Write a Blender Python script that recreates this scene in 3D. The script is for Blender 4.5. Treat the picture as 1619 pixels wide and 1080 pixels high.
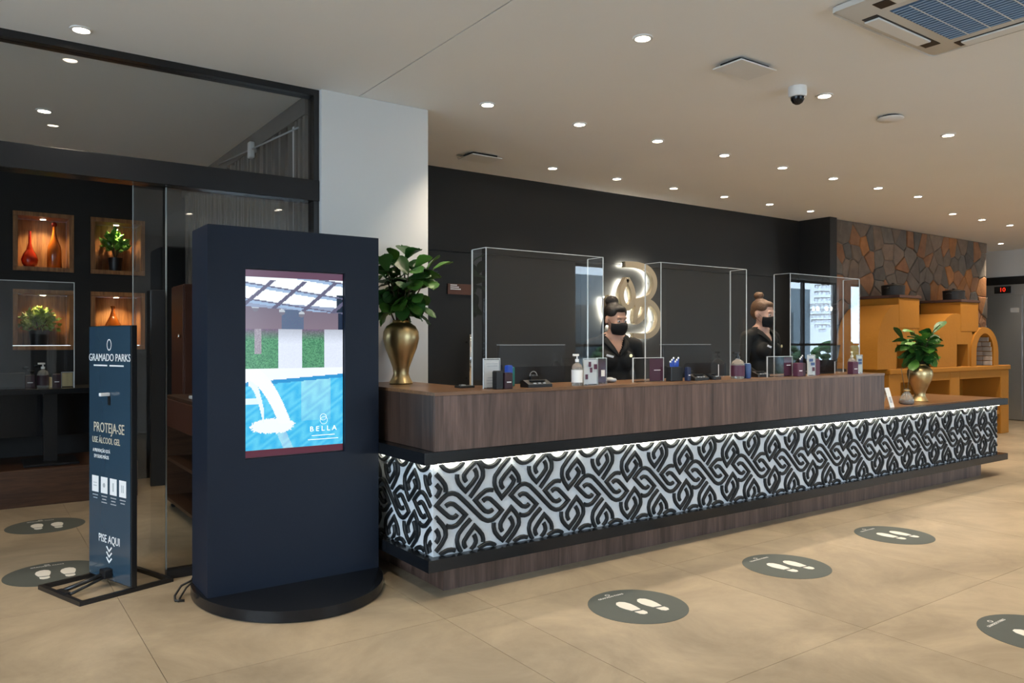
import bpy, bmesh, math, random
from mathutils import Vector, Matrix, Euler
PI = math.pi
scene = bpy.context.scene
COL = scene.collection
for o in list(bpy.data.objects):
    bpy.data.objects.remove(o)

# ------------------------------------------------------------------ camera
cam_d = bpy.data.cameras.new('camera')
cam_d.sensor_width = 36.0
cam_d.lens = 27.04
cam_d.shift_y = 0.0006
cam_d.clip_start = 0.05
cam_d.clip_end = 200
cam = bpy.data.objects.new('camera', cam_d)
cam.location = (0, 0, 1.33)
cam.rotation_euler = (PI/2, 0, -math.radians(35.254))
COL.objects.link(cam)
scene.camera = cam

# ------------------------------------------------------------------ world, exposure
world = bpy.data.worlds.new('sky')
scene.world = world
world.use_nodes = True
wn = world.node_tree.nodes
bg = wn['Background']
bg.inputs['Color'].default_value = (0.66, 0.83, 1.0, 1)
bg.inputs['Strength'].default_value = 11.5
scene.view_settings.view_transform = 'Standard'
scene.view_settings.look = 'None'
scene.view_settings.gamma = 1.0
scene.view_settings.use_curve_mapping = False
scene.view_settings.exposure = 0.0
scene.cycles.max_bounces = 8
scene.cycles.transparent_max_bounces = 24
scene.cycles.sample_clamp_indirect = 6.0
scene.cycles.caustics_reflective = False
scene.cycles.caustics_refractive = False

WINDOWS = [(2.9, 6.0), (8.5, 9.6), (13.9, 16.4), (16.9, 19.4)]   # glazed bays of the street front
FRONT_Y = -3.0
for i, (x0, x1) in enumerate(WINDOWS):            # portals: they only guide daylight through the window openings
    ld = bpy.data.lights.new('window_portal', 'AREA')
    ld.shape = 'RECTANGLE'; ld.size = x1-x0; ld.size_y = 2.45
    ld.cycles.is_portal = True
    lo = bpy.data.objects.new('window_portal', ld)
    lo.location = ((x0+x1)/2, FRONT_Y-0.02, 1.475)
    lo.rotation_euler = Euler((PI/2, 0, 0))      # faces into the room
    COL.objects.link(lo)
LEFT_WIN = (-1.2, 3.6)                            # the glazed bay in the left wall, along Y
ld = bpy.data.lights.new('window_portal', 'AREA'); ld.shape = 'RECTANGLE'; ld.size = LEFT_WIN[1]-LEFT_WIN[0]; ld.size_y = 2.45; ld.cycles.is_portal = True
lo = bpy.data.objects.new('window_portal', ld); lo.location = (-3.62, sum(LEFT_WIN)/2, 1.475); lo.rotation_euler = Euler((PI/2, 0, -PI/2)); COL.objects.link(lo)
DOWNLIGHT_W = 77.0
WARM = (1.0, 0.84, 0.64)

# ------------------------------------------------------------------ materials
MATS = {}
def mat(name, color=(.8,.8,.8), rough=.5, metal=0., spec=.5, noise=None, bump=None, coat=0., emit=None, estr=0., trans=0., ior=1.45, alpha=1., rand=0., sheen=0.):
    if name in MATS: return MATS[name]
    m = bpy.data.materials.new(name); m.use_nodes = True
    nt = m.node_tree; b = nt.nodes['Principled BSDF']
    b.inputs['Base Color'].default_value = (*color, 1)
    b.inputs['Roughness'].default_value = rough
    b.inputs['Metallic'].default_value = metal
    b.inputs['Specular IOR Level'].default_value = spec
    b.inputs['Coat Weight'].default_value = coat
    b.inputs['Transmission Weight'].default_value = trans
    b.inputs['IOR'].default_value = ior
    b.inputs['Alpha'].default_value = alpha
    if emit:
        b.inputs['Emission Color'].default_value = (*emit, 1)
        b.inputs['Emission Strength'].default_value = estr
    tc = nt.nodes.new('ShaderNodeTexCoord')
    col_out = None
    if noise:
        sc, amt = noise
        n = nt.nodes.new('ShaderNodeTexNoise'); n.inputs['Scale'].default_value = sc; n.inputs['Detail'].default_value = 5
        nt.links.new(tc.outputs['Object'], n.inputs['Vector'])
        mx = nt.nodes.new('ShaderNodeMix'); mx.data_type = 'RGBA'
        mx.inputs['A'].default_value = (*[c*(1-amt) for c in color], 1)
        mx.inputs['B'].default_value = (*[min(1, c*(1+amt)) for c in color], 1)
        nt.links.new(n.outputs['Fac'], mx.inputs['Factor'])
        col_out = mx.outputs['Result']
    if rand:
        oi = nt.nodes.new('ShaderNodeObjectInfo')
        mr = nt.nodes.new('ShaderNodeMapRange'); mr.inputs['To Min'].default_value = 1-rand; mr.inputs['To Max'].default_value = 1+rand
        nt.links.new(oi.outputs['Random'], mr.inputs['Value'])
        hs = nt.nodes.new('ShaderNodeHueSaturation'); hs.inputs['Color'].default_value = (*color, 1)
        if col_out: nt.links.new(col_out, hs.inputs['Color'])
        nt.links.new(mr.outputs['Result'], hs.inputs['Value'])
        col_out = hs.outputs['Color']
    if col_out: nt.links.new(col_out, b.inputs['Base Color'])
    if bump:
        sc, st = bump
        n2 = nt.nodes.new('ShaderNodeTexNoise'); n2.inputs['Scale'].default_value = sc; n2.inputs['Detail'].default_value = 6
        nt.links.new(tc.outputs['Object'], n2.inputs['Vector'])
        bp = nt.nodes.new('ShaderNodeBump'); bp.inputs['Strength'].default_value = st; bp.inputs['Distance'].default_value = .01
        nt.links.new(n2.outputs['Fac'], bp.inputs['Height'])
        nt.links.new(bp.outputs['Normal'], b.inputs['Normal'])
    MATS[name] = m
    return m

def wood(name, dark, light, scale=(9, 9, .55), rough=.42, rand=.08):
    m = bpy.data.materials.new(name); m.use_nodes = True
    nt = m.node_tree; b = nt.nodes['Principled BSDF']
    tc = nt.nodes.new('ShaderNodeTexCoord')
    geo = nt.nodes.new('ShaderNodeNewGeometry')
    mp = nt.nodes.new('ShaderNodeMapping'); mp.inputs['Scale'].default_value = scale
    nt.links.new(geo.outputs['Position'], mp.inputs['Vector'])
    n = nt.nodes.new('ShaderNodeTexNoise'); n.inputs['Scale'].default_value = 1.0; n.inputs['Detail'].default_value = 7; n.inputs['Roughness'].default_value = .62
    n.inputs['Distortion'].default_value = 1.6
    nt.links.new(mp.outputs['Vector'], n.inputs['Vector'])
    r = nt.nodes.new('ShaderNodeValToRGB')
    r.color_ramp.elements[0].position = .33; r.color_ramp.elements[0].color = (*dark, 1)
    r.color_ramp.elements[1].position = .68; r.color_ramp.elements[1].color = (*light, 1)
    nt.links.new(n.outputs['Fac'], r.inputs['Fac'])
    mp2 = nt.nodes.new('ShaderNodeMapping'); mp2.inputs['Scale'].default_value = tuple(s*9 for s in scale)
    nt.links.new(geo.outputs['Position'], mp2.inputs['Vector'])
    n2 = nt.nodes.new('ShaderNodeTexNoise'); n2.inputs['Scale'].default_value = 1.0; n2.inputs['Detail'].default_value = 3
    nt.links.new(mp2.outputs['Vector'], n2.inputs['Vector'])
    mx = nt.nodes.new('ShaderNodeMix'); mx.data_type = 'RGBA'; mx.blend_type = 'MULTIPLY'; mx.inputs['Factor'].default_value = .55
    nt.links.new(r.outputs['Color'], mx.inputs['A'])
    r2 = nt.nodes.new('ShaderNodeValToRGB'); r2.color_ramp.elements[0].position = .3; r2.color_ramp.elements[0].color = (.45,.42,.4,1); r2.color_ramp.elements[1].position = .6
    nt.links.new(n2.outputs['Fac'], r2.inputs['Fac']); nt.links.new(r2.outputs['Color'], mx.inputs['B'])
    nt.links.new(mx.outputs['Result'], b.inputs['Base Color'])
    b.inputs['Roughness'].default_value = rough
    bp = nt.nodes.new('ShaderNodeBump'); bp.inputs['Strength'].default_value = .12; bp.inputs['Distance'].default_value = .002
    nt.links.new(n2.outputs['Fac'], bp.inputs['Height']); nt.links.new(bp.outputs['Normal'], b.inputs['Normal'])
    MATS[name] = m
    return m

def glass(name, tint=(1,1,1), ior=1.49, rough=0.0, gain=1.0):
    m = bpy.data.materials.new(name); m.use_nodes = True
    nt = m.node_tree; nt.nodes.remove(nt.nodes['Principled BSDF'])
    out = nt.nodes['Material Output']
    t = nt.nodes.new('ShaderNodeBsdfTransparent'); t.inputs['Color'].default_value = (*tint, 1)
    g = nt.nodes.new('ShaderNodeBsdfGlossy'); g.inputs['Roughness'].default_value = rough
    fr = nt.nodes.new('ShaderNodeFresnel'); fr.inputs['IOR'].default_value = ior
    mul = nt.nodes.new('ShaderNodeMath'); mul.operation = 'MULTIPLY'; mul.inputs[1].default_value = gain; mul.use_clamp = True
    geo = nt.nodes.new('ShaderNodeNewGeometry')          # reflect at the entry face only, so thin panes never trap light
    inv = nt.nodes.new('ShaderNodeMath'); inv.operation = 'SUBTRACT'; inv.inputs[0].default_value = 1.0
    nt.links.new(geo.outputs['Backfacing'], inv.inputs[1])
    m0 = nt.nodes.new('ShaderNodeMath'); m0.operation = 'MULTIPLY'
    nt.links.new(fr.outputs['Fac'], m0.inputs[0]); nt.links.new(inv.outputs[0], m0.inputs[1])
    nt.links.new(m0.outputs[0], mul.inputs[0])
    mx = nt.nodes.new('ShaderNodeMixShader')
    nt.links.new(mul.outputs[0], mx.inputs['Fac']); nt.links.new(t.outputs[0], mx.inputs[1]); nt.links.new(g.outputs[0], mx.inputs[2])
    nt.links.new(mx.outputs[0], out.inputs['Surface'])
    MATS[name] = m
    return m

def emitter(name, color, strength):
    m = bpy.data.materials.new(name); m.use_nodes = True
    nt = m.node_tree; nt.nodes.remove(nt.nodes['Principled BSDF'])
    e = nt.nodes.new('ShaderNodeEmission'); e.inputs['Color'].default_value = (*color, 1); e.inputs['Strength'].default_value = strength
    nt.links.new(e.outputs[0], nt.nodes['Material Output'].inputs['Surface'])
    MATS[name] = m
    return m

mat('plaster', (.86,.86,.85), .85, bump=(60,.05), noise=(1.2,.03))
mat('ceiling_dark', (.08,.08,.08), .9)
mat('column_paint', (.66,.66,.65), .6, bump=(40,.05), noise=(2,.02))
mat('wall_black', (.015,.015,.015), .42, spec=.4, bump=(120,.06), noise=(3,.12))
mat('shop_black', (.007,.007,.007), .6, noise=(3,.15))
mat('black_metal', (.012,.012,.013), .32, noise=(8,.1))
mat('black_lacquer', (.007,.008,.010), .22, spec=.4, noise=(6,.1))
mat('black_plastic', (.012,.012,.012), .4)
mat('navy_lacquer', (.007,.012,.024), .5, spec=.3, bump=(90,.03), noise=(3,.12))
mat('panel_white', (.62,.65,.68), .7, bump=(150,.25), noise=(30,.06))
mat('relief_black', (.007,.009,.011), .5, spec=.35, noise=(20,.15))
mat('decal_grey', (.075,.085,.075), .55, noise=(12,.08))
mat('decal_white', (.74,.70,.62), .6)
mat('print_white', (.85,.85,.85), .6)
mat('print_tan', (.62,.55,.42), .6)
mat('sign_teal', (.030,.062,.095), .16, coat=.5, noise=(2,.1))
mat('steel', (.70,.73,.77), .3, metal=1., bump=(200,.02))
mat('chrome', (.8,.8,.82), .12, metal=1.)
mat('gold', (.62,.47,.24), .36, metal=1., noise=(18,.18), bump=(25,.08))
mat('orange_plaster', (.40,.16,.012), .75, bump=(30,.2), noise=(4,.08))
mat('clay_brown', (.085,.04,.03), .7, noise=(10,.2))
mat('pot_iron', (.02,.016,.013), .5, noise=(10,.2))
mat('brick_pale', (.42,.36,.30), .85, noise=(15,.2), rand=.2)
mat('soot', (.05,.045,.04), .9, noise=(8,.3))
mat('mortar', (.25,.21,.175), .95, bump=(80,.4), noise=(20,.2))
for i, c in enumerate([(.16,.13,.105), (.20,.15,.115), (.13,.115,.10), (.38,.165,.06), (.31,.15,.075), (.23,.165,.12), (.18,.155,.13)]):
    mat('stone_%s' % 'abcdefg'[i], c, .8, noise=(9,.42), bump=(30,.5), rand=.12)
mat('leaf_green', (.075,.21,.03), .38, noise=(6,.3), rand=.35)
mat('leaf_dark', (.028,.105,.02), .42, noise=(6,.3), rand=.35)
mat('leaf_lime', (.17,.25,.04), .5, noise=(8,.3))
mat('stem_brown', (.07,.05,.025), .7)
mat('white_plastic', (.78,.78,.77), .4)
mat('grey_plastic', (.4,.42,.44), .45)
mat('ac_body', (.66,.65,.62), .5)
mat('grille_blue', (.05,.13,.27), .5)
mat('grille_slat', (.34,.46,.62), .5)
mat('paper', (.8,.79,.76), .7)
mat('burgundy', (.085,.022,.045), .5, noise=(10,.1))
mat('burgundy_dark', (.03,.01,.015), .5, noise=(10,.1))
mat('navy_card', (.012,.02,.06), .5)
mat('blue_card', (.01,.06,.38), .4)
mat('blue_can', (.04,.08,.2), .4)
mat('teal_reflection', (.02,.18,.16), .5)
mat('amber_card', (.62,.48,.24), .5)
mat('cream_plastic', (.75,.7,.55), .45)
mat('brown_sign', (.11,.045,.03), .5, noise=(6,.15))
mat('skin_tone', (.52,.29,.20), .55, noise=(12,.05))
mat('skin_fair', (.58,.35,.26), .55, noise=(12,.05))
mat('shirt_black', (.008,.008,.008), .8, noise=(40,.2))
mat('mask_black', (.005,.005,.006), .85)
mat('hair_dark', (.012,.008,.006), .5, bump=(120,.5), noise=(60,.4))
mat('hair_brown', (.12,.062,.032), .5, bump=(120,.5), noise=(60,.4))
mat('eye_white', (.7,.68,.66), .3); mat('eye_dark', (.01,.007,.005), .3)
mat('logo_champagne', (.36,.30,.21), .4, metal=.2)
mat('amber_glass', (.45,.12,.015), .08, coat=.5, trans=.35)
mat('red_glass', (.45,.03,.01), .06, coat=.5, trans=.3)
mat('bottle_clear', (.75,.72,.66), .1, trans=.75)
mat('curtain', (.16,.145,.13), .9, noise=(10,.2))
mat('building_grey', (.22,.27,.3), .8, noise=(1,.1))
mat('building_window', (.03,.05,.06), .2)
mat('asphalt', (.45,.45,.45), .9, noise=(2,.2))
mat('mahogany', (.10,.035,.02), .4, noise=(10,.2))
mat('edge_white', (.66,.69,.69), .3)
mat('edge_grey', (.22,.25,.25), .3)
mat('crystal', (.9,.88,.82), .1)
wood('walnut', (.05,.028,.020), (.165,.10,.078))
wood('walnut_shaded', (.035,.019,.013), (.085,.048,.034))  # darker walnut copy: shade beside the kiosk put into the colour
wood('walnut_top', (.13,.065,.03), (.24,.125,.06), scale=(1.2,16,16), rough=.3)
wood('niche_wood', (.19,.075,.022), (.40,.19,.065), scale=(16,16,1.2), rough=.45)
wood('shop_wood', (.05,.022,.012), (.10,.045,.022), scale=(1,14,14), rough=.4)
glass('acrylic', (.985,.99,.99), gain=1.8)
glass('street_glass', (.98,.985,.985), gain=1.2)
glass('pane_glass', (.93,.94,.94), ior=1.5, gain=1.7)
glass('clear_plastic', (.93,.94,.95), gain=1.3, rough=.05)
emitter('lamp_emit', (1.0,.86,.66), 38.0)
emitter('niche_emit', (1.0,.8,.5), 30.0)
emitter('led_emit', (1.0,.97,.78), 24.0)
emitter('halo_emit', (1.0,.97,.82), 90.0)
emitter('red_emit', (1.0,.03,.01), 2.0)
emitter('bulb_emit', (1.0,.85,.6), 60.0)

# floor tile material
def make_tile():
    m = bpy.data.materials.new('porcelain_tile'); m.use_nodes = True
    nt = m.node_tree; b = nt.nodes['Principled BSDF']
    g = nt.nodes.new('ShaderNodeNewGeometry')
    n = nt.nodes.new('ShaderNodeTexNoise'); n.inputs['Scale'].default_value = 1.5; n.inputs['Detail'].default_value = 9; n.inputs['Roughness'].default_value = .68
    n.inputs['Distortion'].default_value = .6
    nt.links.new(g.outputs['Position'], n.inputs['Vector'])
    r = nt.nodes.new('ShaderNodeValToRGB')
    r.color_ramp.elements[0].position = .3; r.color_ramp.elements[0].color = (.235,.18,.118,1)
    r.color_ramp.elements[1].position = .72; r.color_ramp.elements[1].color = (.46,.365,.245,1)
    nt.links.new(n.outputs['Fac'], r.inputs['Fac'])
    oi = nt.nodes.new('ShaderNodeObjectInfo')
    mr = nt.nodes.new('ShaderNodeMapRange'); mr.inputs['To Min'].default_value = .94; mr.inputs['To Max'].default_value = 1.05
    nt.links.new(oi.outputs['Random'], mr.inputs['Value'])
    hs = nt.nodes.new('ShaderNodeHueSaturation'); nt.links.new(r.outputs['Color'], hs.inputs['Color']); nt.links.new(mr.outputs['Result'], hs.inputs['Value'])
    nt.links.new(hs.outputs['Color'], b.inputs['Base Color'])
    b.inputs['Roughness'].default_value = .42
    MATS['porcelain_tile'] = m
make_tile()
mat('grout', (.19,.15,.11), .9)

# ------------------------------------------------------------------ mesh builder
class MB:
    def __init__(s): s.bm = bmesh.new()
    def box(s, x0, x1, y0, y1, z0, z1, bev=0., mi=0, mtx=None):
        v = [s.bm.verts.new((x, y, z)) for x in (x0, x1) for y in (y0, y1) for z in (z0, z1)]
        fs = []
        for q in ((0,1,3,2), (4,6,7,5), (0,4,5,1), (2,3,7,6), (0,2,6,4), (1,5,7,3)):
            f = s.bm.faces.new([v[i] for i in q]); f.material_index = mi; fs.append(f)
        if mtx is not None:
            for q in v: q.co = mtx @ q.co
        if bev > 0:
            es = list({e for f in fs for e in f.edges})
            bmesh.ops.bevel(s.bm, geom=es, offset=bev, segments=2, affect='EDGES', profile=.5, material=-1)
        return s
    def lathe(s, prof, segs=24, c=(0,0,0), mi=0, mtx=None, cap=True):
        rings = []
        for r, z in prof:
            ring = []
            for k in range(segs):
                a = 2*PI*k/segs
                p = Vector((c[0]+r*math.cos(a), c[1]+r*math.sin(a), c[2]+z))
                ring.append(s.bm.verts.new(mtx @ p if mtx else p))
            rings.append(ring)
        for i in range(len(rings)-1):
            for k in range(segs):
                f = s.bm.faces.new((rings[i][k], rings[i][(k+1)%segs], rings[i+1][(k+1)%segs], rings[i+1][k])); f.material_index = mi; f.smooth = True
        if cap:
            if prof[0][0] > 1e-5: f = s.bm.faces.new(rings[0][::-1]); f.material_index = mi
            if prof[-1][0] > 1e-5: f = s.bm.faces.new(rings[-1]); f.material_index = mi
        return s
    def cyl(s, r, z0, z1, c=(0,0), segs=24, mi=0, mtx=None, r2=None):
        return s.lathe([(r, z0), (r if r2 is None else r2, z1)], segs, (c[0], c[1], 0), mi, mtx)
    def tube(s, pts, r, segs=8, mi=0):
        pts = [Vector(p) for p in pts]; n = len(pts)
        rs = r if isinstance(r, (list, tuple)) else [r]*n
        prev = None; rings = []
        for i, p in enumerate(pts):
            t = (pts[min(i+1, n-1)]-pts[max(i-1, 0)]).normalized()
            if prev is None:
                up = Vector((0,0,1)) if abs(t.z) < .9 else Vector((1,0,0))
                a = t.cross(up).normalized()
            else:
                a = (prev - t*prev.dot(t)).normalized()
            prev = a; b = t.cross(a)
            rings.append([s.bm.verts.new(p+rs[i]*(math.cos(2*PI*k/segs)*a+math.sin(2*PI*k/segs)*b)) for k in range(segs)])
        for i in range(n-1):
            for k in range(segs):
                f = s.bm.faces.new((rings[i][k], rings[i][(k+1)%segs], rings[i+1][(k+1)%segs], rings[i+1][k])); f.material_index = mi; f.smooth = True
        s.bm.faces.new(rings[0][::-1]).material_index = mi; s.bm.faces.new(rings[-1]).material_index = mi
        return s
    def ell(s, c, r, rot=None, segs=16, rings=10, mi=0):
        M = Matrix.Translation(c) @ (rot.to_4x4() if rot else Matrix()) @ Matrix.Diagonal((*r, 1))
        ret = bmesh.ops.create_uvsphere(s.bm, u_segments=segs, v_segments=rings, radius=1, matrix=M)
        for v in ret['verts']:
            for f in v.link_faces: f.smooth = True; f.material_index = mi
        return s
    def prism(s, poly, y0, y1, axis='y', mi=0):
        """poly in (a,b); axis y: a=x b=z extruded along y; axis x: a=y b=z; axis z: a=x b=y"""
        def P(a, b, h):
            return {'y': (a, h, b), 'x': (h, a, b), 'z': (a, b, h)}[axis]
        A = [s.bm.verts.new(P(a, b, y0)) for a, b in poly]
        B = [s.bm.verts.new(P(a, b, y1)) for a, b in poly]
        n = len(poly)
        for i in range(n):
            s.bm.faces.new((A[i], A[(i+1)%n], B[(i+1)%n], B[i])).material_index = mi
        s.bm.faces.new(A[::-1]).material_index = mi; s.bm.faces.new(B).material_index = mi
        return s
    def mesh(s, name, mats, smooth=None):
        bmesh.ops.recalc_face_normals(s.bm, faces=s.bm.faces)
        me = bpy.data.meshes.new(name); s.bm.to_mesh(me); s.bm.free()
        for m in (mats if isinstance(mats, (list, tuple)) else [mats]): me.materials.append(MATS[m] if isinstance(m, str) else m)
        if smooth:
            for p in me.polygons: p.use_smooth = True
            me.set_sharp_from_angle(angle=math.radians(smooth))
        return me
    def build(s, name, mats, parent=None, smooth=None, loc=None, rot=None):
        return link(name, s.mesh(name, mats, smooth), parent, loc, rot)

def link(name, me, parent=None, loc=None, rot=None):
    o = bpy.data.objects.new(name, me); COL.objects.link(o)
    if parent: o.parent = parent
    if loc is not None: o.location = loc
    if rot is not None: o.rotation_euler = rot
    return o
def tag(o, label, cat, group=None, kind=None):
    o['label'] = label; o['category'] = cat
    if group: o['group'] = group
    if kind: o['kind'] = kind
    return o
def thing(name, label, cat, loc=(0,0,0), rz=0, group=None):
    o = bpy.data.objects.new(name, None); COL.objects.link(o)
    o.empty_display_size = .1
    o.location = loc; o.rotation_euler = (0,0,rz)
    return tag(o, label, cat, group)
def struct(name, label, cat, mb=None, mats=None, smooth=None):
    o = mb.build(name, mats, None, smooth) if mb else bpy.data.objects.new(name, None)
    if not mb: COL.objects.link(o)
    return tag(o, label, cat, None, 'structure')
def text(name, body, size, m, parent, loc, rot=(PI/2,0,0), align='CENTER', ext=.0006, sx=1.0):
    cu = bpy.data.curves.new(name, 'FONT'); cu.body = body; cu.size = size; cu.align_x = align; cu.align_y = 'CENTER'; cu.extrude = ext
    cu.resolution_u = 3
    t = bpy.data.objects.new(name, cu); COL.objects.link(t)
    bpy.context.view_layer.update()
    dg = bpy.context.evaluated_depsgraph_get()
    me = bpy.data.meshes.new_from_object(t.evaluated_get(dg))
    bpy.data.objects.remove(t); bpy.data.curves.remove(cu)
    me.materials.clear(); me.materials.append(MATS[m])
    o = link(name, me, parent, loc, rot); o.scale = (sx, 1, 1)
    return o
def copy_obj(o, parent=None):
    c = o.copy(); COL.objects.link(c); c.parent = parent
    return c

# ------------------------------------------------------------------ SETTING
H = 2.9
floor = struct('floor', 'beige large-format porcelain tile floor of the lobby', 'floor',
               MB().box(-3.6, 20.2, -3.1, 8.6, -.12, -.006), 'grout')
xs = [-3.6, -3.07, -1.835, -.6, .635, 1.87, 2.16, 3.40, 4.635, 5.87, 7.105, 8.34, 9.575, 10.81, 12.045, 13.28, 14.515, 15.75, 16.985, 18.22, 19.455, 20.2]
ys = [-3.1, -2.97, -1.735, -.5, .735, 1.97, 3.205, 4.44, 5.675, 6.91, 8.145, 8.6]
tile_cache = {}
for i in range(len(xs)-1):
    for j in range(len(ys)-1):
        w, d = round(xs[i+1]-xs[i], 4), round(ys[j+1]-ys[j], 4)
        if (w, d) not in tile_cache:
            tile_cache[(w, d)] = MB().box(.0012, w-.0012, .0012, d-.0012, -.006, 0).mesh('floor_tile', 'porcelain_tile')
        link('floor_tile', tile_cache[(w, d)], floor, (xs[i], ys[j], 0))

ceil = struct('ceiling', 'flat plastered lobby ceiling with one narrow joint', 'ceiling', MB().box(-3.6, 20.2, -3.1, 8.6, H+.03, H+.15), 'ceiling_dark')
MB().box(-3.6, 2.035, -3.1, 8.6, H, H+.03).build('ceiling_board', 'plaster', ceil)
MB().box(2.043, 20.2, -3.1, 8.6, H, H+.03).build('ceiling_board', 'plaster', ceil)

wb = struct('wall_back', 'matte black panelled wall behind the reception counter', 'wall', MB().box(2.5, 8.95, 6.02, 6.2, 0, H), 'shop_black')
seams = [2.5, 3.46, 3.84, 5.1, 6.35, 7.6, 8.8]
MB().box(2.5, 8.8, 6.0, 6.02, 2.152, H).build('wall_panel', 'wall_black', wb)
for i in range(len(seams)-1):
    if i == 1: continue
    MB().box(seams[i]+.0008, seams[i+1]-.0008, 6.0, 6.02, 0, 2.146).build('wall_panel', 'wall_black', wb)
d1 = struct('door_1', 'flush black door with a chrome pull bar behind the counter', 'door', MB().box(2.72, 3.838, 5.994, 6.018, .01, 2.144, .002), 'wall_black')
hb = MB(); hb.tube([(3.725, 5.93, .93), (3.725, 5.93, 1.40)], .014, 12); hb.build('pull_handle', 'chrome', d1)
for z in (1.0, 1.33):
    MB().tube([(3.725, 5.93, z), (3.725, 5.996, z)], .008).build('handle_post', 'chrome', d1)
struct('wall_return', 'narrow black return wall beside the stone cladding', 'wall', MB().box(8.8, 8.95, 5.56, 6.02, 0, H), 'wall_black')
pil = struct('pillar', 'white painted square pillar beside the glass partition', 'pillar', MB().box(1.786, 2.54, 4.575, 5.1, 0, H, .004), 'column_paint')
struct('wall_divider', 'dividing wall between shop and reception back office', 'wall', MB().box(1.80, 2.5, 5.1, 8.5, 0, H), 'shop_black')

# stone wall: polygon stones from a jittered Voronoi diagram
ws = struct('wall_stone', 'rough stone clad wall above the orange ovens', 'wall', MB().box(8.952, 13.2, 5.64, 5.9, 0, H), 'mortar')
random.seed(4)
SX0, SX1, SZ0, SZ1 = 8.955, 13.2, .0, H
pts = []
nx, nz = 21, 11
for i in range(nx):
    for j in range(nz):
        pts.append(((SX0+(i+.5+random.uniform(-.46,.46)+(.25 if j%2 else -.25))*(SX1-SX0)/nx), SZ0+(j+.5+random.uniform(-.48,.48))*(SZ1-SZ0)/nz))
def clip(poly, p, q):
    mx, mz = (p[0]+q[0])/2, (p[1]+q[1])/2; dx, dz = q[0]-p[0], q[1]-p[1]
    out = []
    for i in range(len(poly)):
        a, b = poly[i], poly[(i+1)%len(poly)]
        da = (a[0]-mx)*dx+(a[1]-mz)*dz; db = (b[0]-mx)*dx+(b[1]-mz)*dz
        if da <= 0: out.append(a)
        if da*db < 0:
            t = da/(da-db); out.append((a[0]+t*(b[0]-a[0]), a[1]+t*(b[1]-a[1])))
    return out
for p in pts:
    poly = [(SX0,SZ0), (SX1,SZ0), (SX1,SZ1), (SX0,SZ1)]
    for q in pts:
        if q is not p and abs(q[0]-p[0]) < .9 and abs(q[1]-p[1]) < .9:
            poly = clip(poly, p, q)
            if not poly: break
    if len(poly) < 3 or max(z for _, z in poly) < .95: continue
    cx = sum(a for a, _ in poly)/len(poly); cz = sum(b for _, b in poly)/len(poly)
    def inset(d):
        r = []
        for a, b in poly:
            L = math.hypot(a-cx, b-cz) or 1; k = max(.2, 1-d/L); r.append((cx+(a-cx)*k, cz+(b-cz)*k))
        return r
    dep = random.uniform(.012, .026)
    mb = MB(); o1, o2 = inset(.007), inset(.016)
    A = [mb.bm.verts.new((a, 5.64, b)) for a, b in o1]
    B = [mb.bm.verts.new((a, 5.64-dep*.7, b)) for a, b in o1]
    Cc = [mb.bm.verts.new((a, 5.64-dep-random.uniform(0,.006), b)) for a, b in o2]
    n = len(A)
    for i in range(n):
        j = (i+1)%n
        mb.bm.faces.new((A[i], A[j], B[j], B[i])); mb.bm.faces.new((B[i], B[j], Cc[j], Cc[i]))
    cv = mb.bm.verts.new((cx, 5.64-dep-.008, cz))
    for i in range(n): mb.bm.faces.new((Cc[i], Cc[(i+1)%n], cv))
    k = random.choices('abcdefg', weights=(5,4,4,6,6,4,3))[0]
    mb.build('stone', 'stone_'+k, ws)
struct('wall_corridor', 'plain wall turning from the stone cladding into the lift corridor', 'wall', MB().box(13.05, 13.2, 5.9, 8.5, 0, H), 'column_paint')
struct('wall_corridor_end', 'pale end wall of the lift corridor', 'wall', MB().box(13.05, 14.7, 8.5, 8.6, 0, H), 'column_paint')

we = struct('wall_elevator', 'pale grey wall above the lift doors', 'wall', None)
m = MB(); m.box(14.5, 14.7, 6.75, 8.5, 0, H); m.box(14.5, 14.7, 4.2, 6.75, 2.31, H); m.box(14.5, 14.7, 3.4, 4.5, 0, 2.31); m.build('wall_panel', 'column_paint', we)
MB().box(14.47, 14.5, 3.6, 6.9, 2.31, 2.445).build('lintel', 'black_metal', we)
d2 = struct('door_2', 'brushed steel lift door with red floor display', 'door', None)
MB().box(14.53, 14.56, 5.63, 6.75, .01, 2.13, .003).build('door_leaf', 'steel', d2)
MB().box(14.53, 14.56, 4.5, 5.625, .01, 2.13, .003).build('door_leaf', 'steel', d2)
MB().box(14.505, 14.56, 4.5, 6.75, 2.13, 2.31, .003).build('transom', 'steel', d2)
MB().box(14.5, 14.56, 6.735, 6.75, 0, 2.13).build('jamb', 'steel', d2)
MB().box(14.57, 14.69, 4.4, 6.8, -.005, 2.32).build('leak_plug', 'black_plastic', d2)  # box added behind the leaves to stop light leaking through their gap
disp = MB().box(14.49, 14.506, 5.79, 6.05, 2.165, 2.285, .003).build('floor_display', 'black_plastic', d2)
text('lettering', '10', .1, 'red_emit', disp, (14.488, 5.92, 2.225), rot=(PI/2,0,-PI/2))
MB().box(14.522, 14.531, 5.68, 5.81, 1.835, 1.912).build('notice_plate', 'white_plastic', d2)
struct('wall_right', 'far right wall of the lobby', 'wall', MB().box(20.0, 20.2, -3.1, 4.0, 0, H), 'column_paint')
struct('wall_right_return', 'wall beside the lift towards the far lobby', 'wall', MB().box(14.7, 20.2, 3.9, 4.2, 0, H), 'column_paint')
m = MB(); m.box(-3.6, -3.4, -3.1, LEFT_WIN[0], 0, H); m.box(-3.6, -3.4, LEFT_WIN[1], 8.6, 0, H); m.box(-3.6, -3.4, *LEFT_WIN, 0, .25); m.box(-3.6, -3.4, *LEFT_WIN, 2.7, H)
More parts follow.
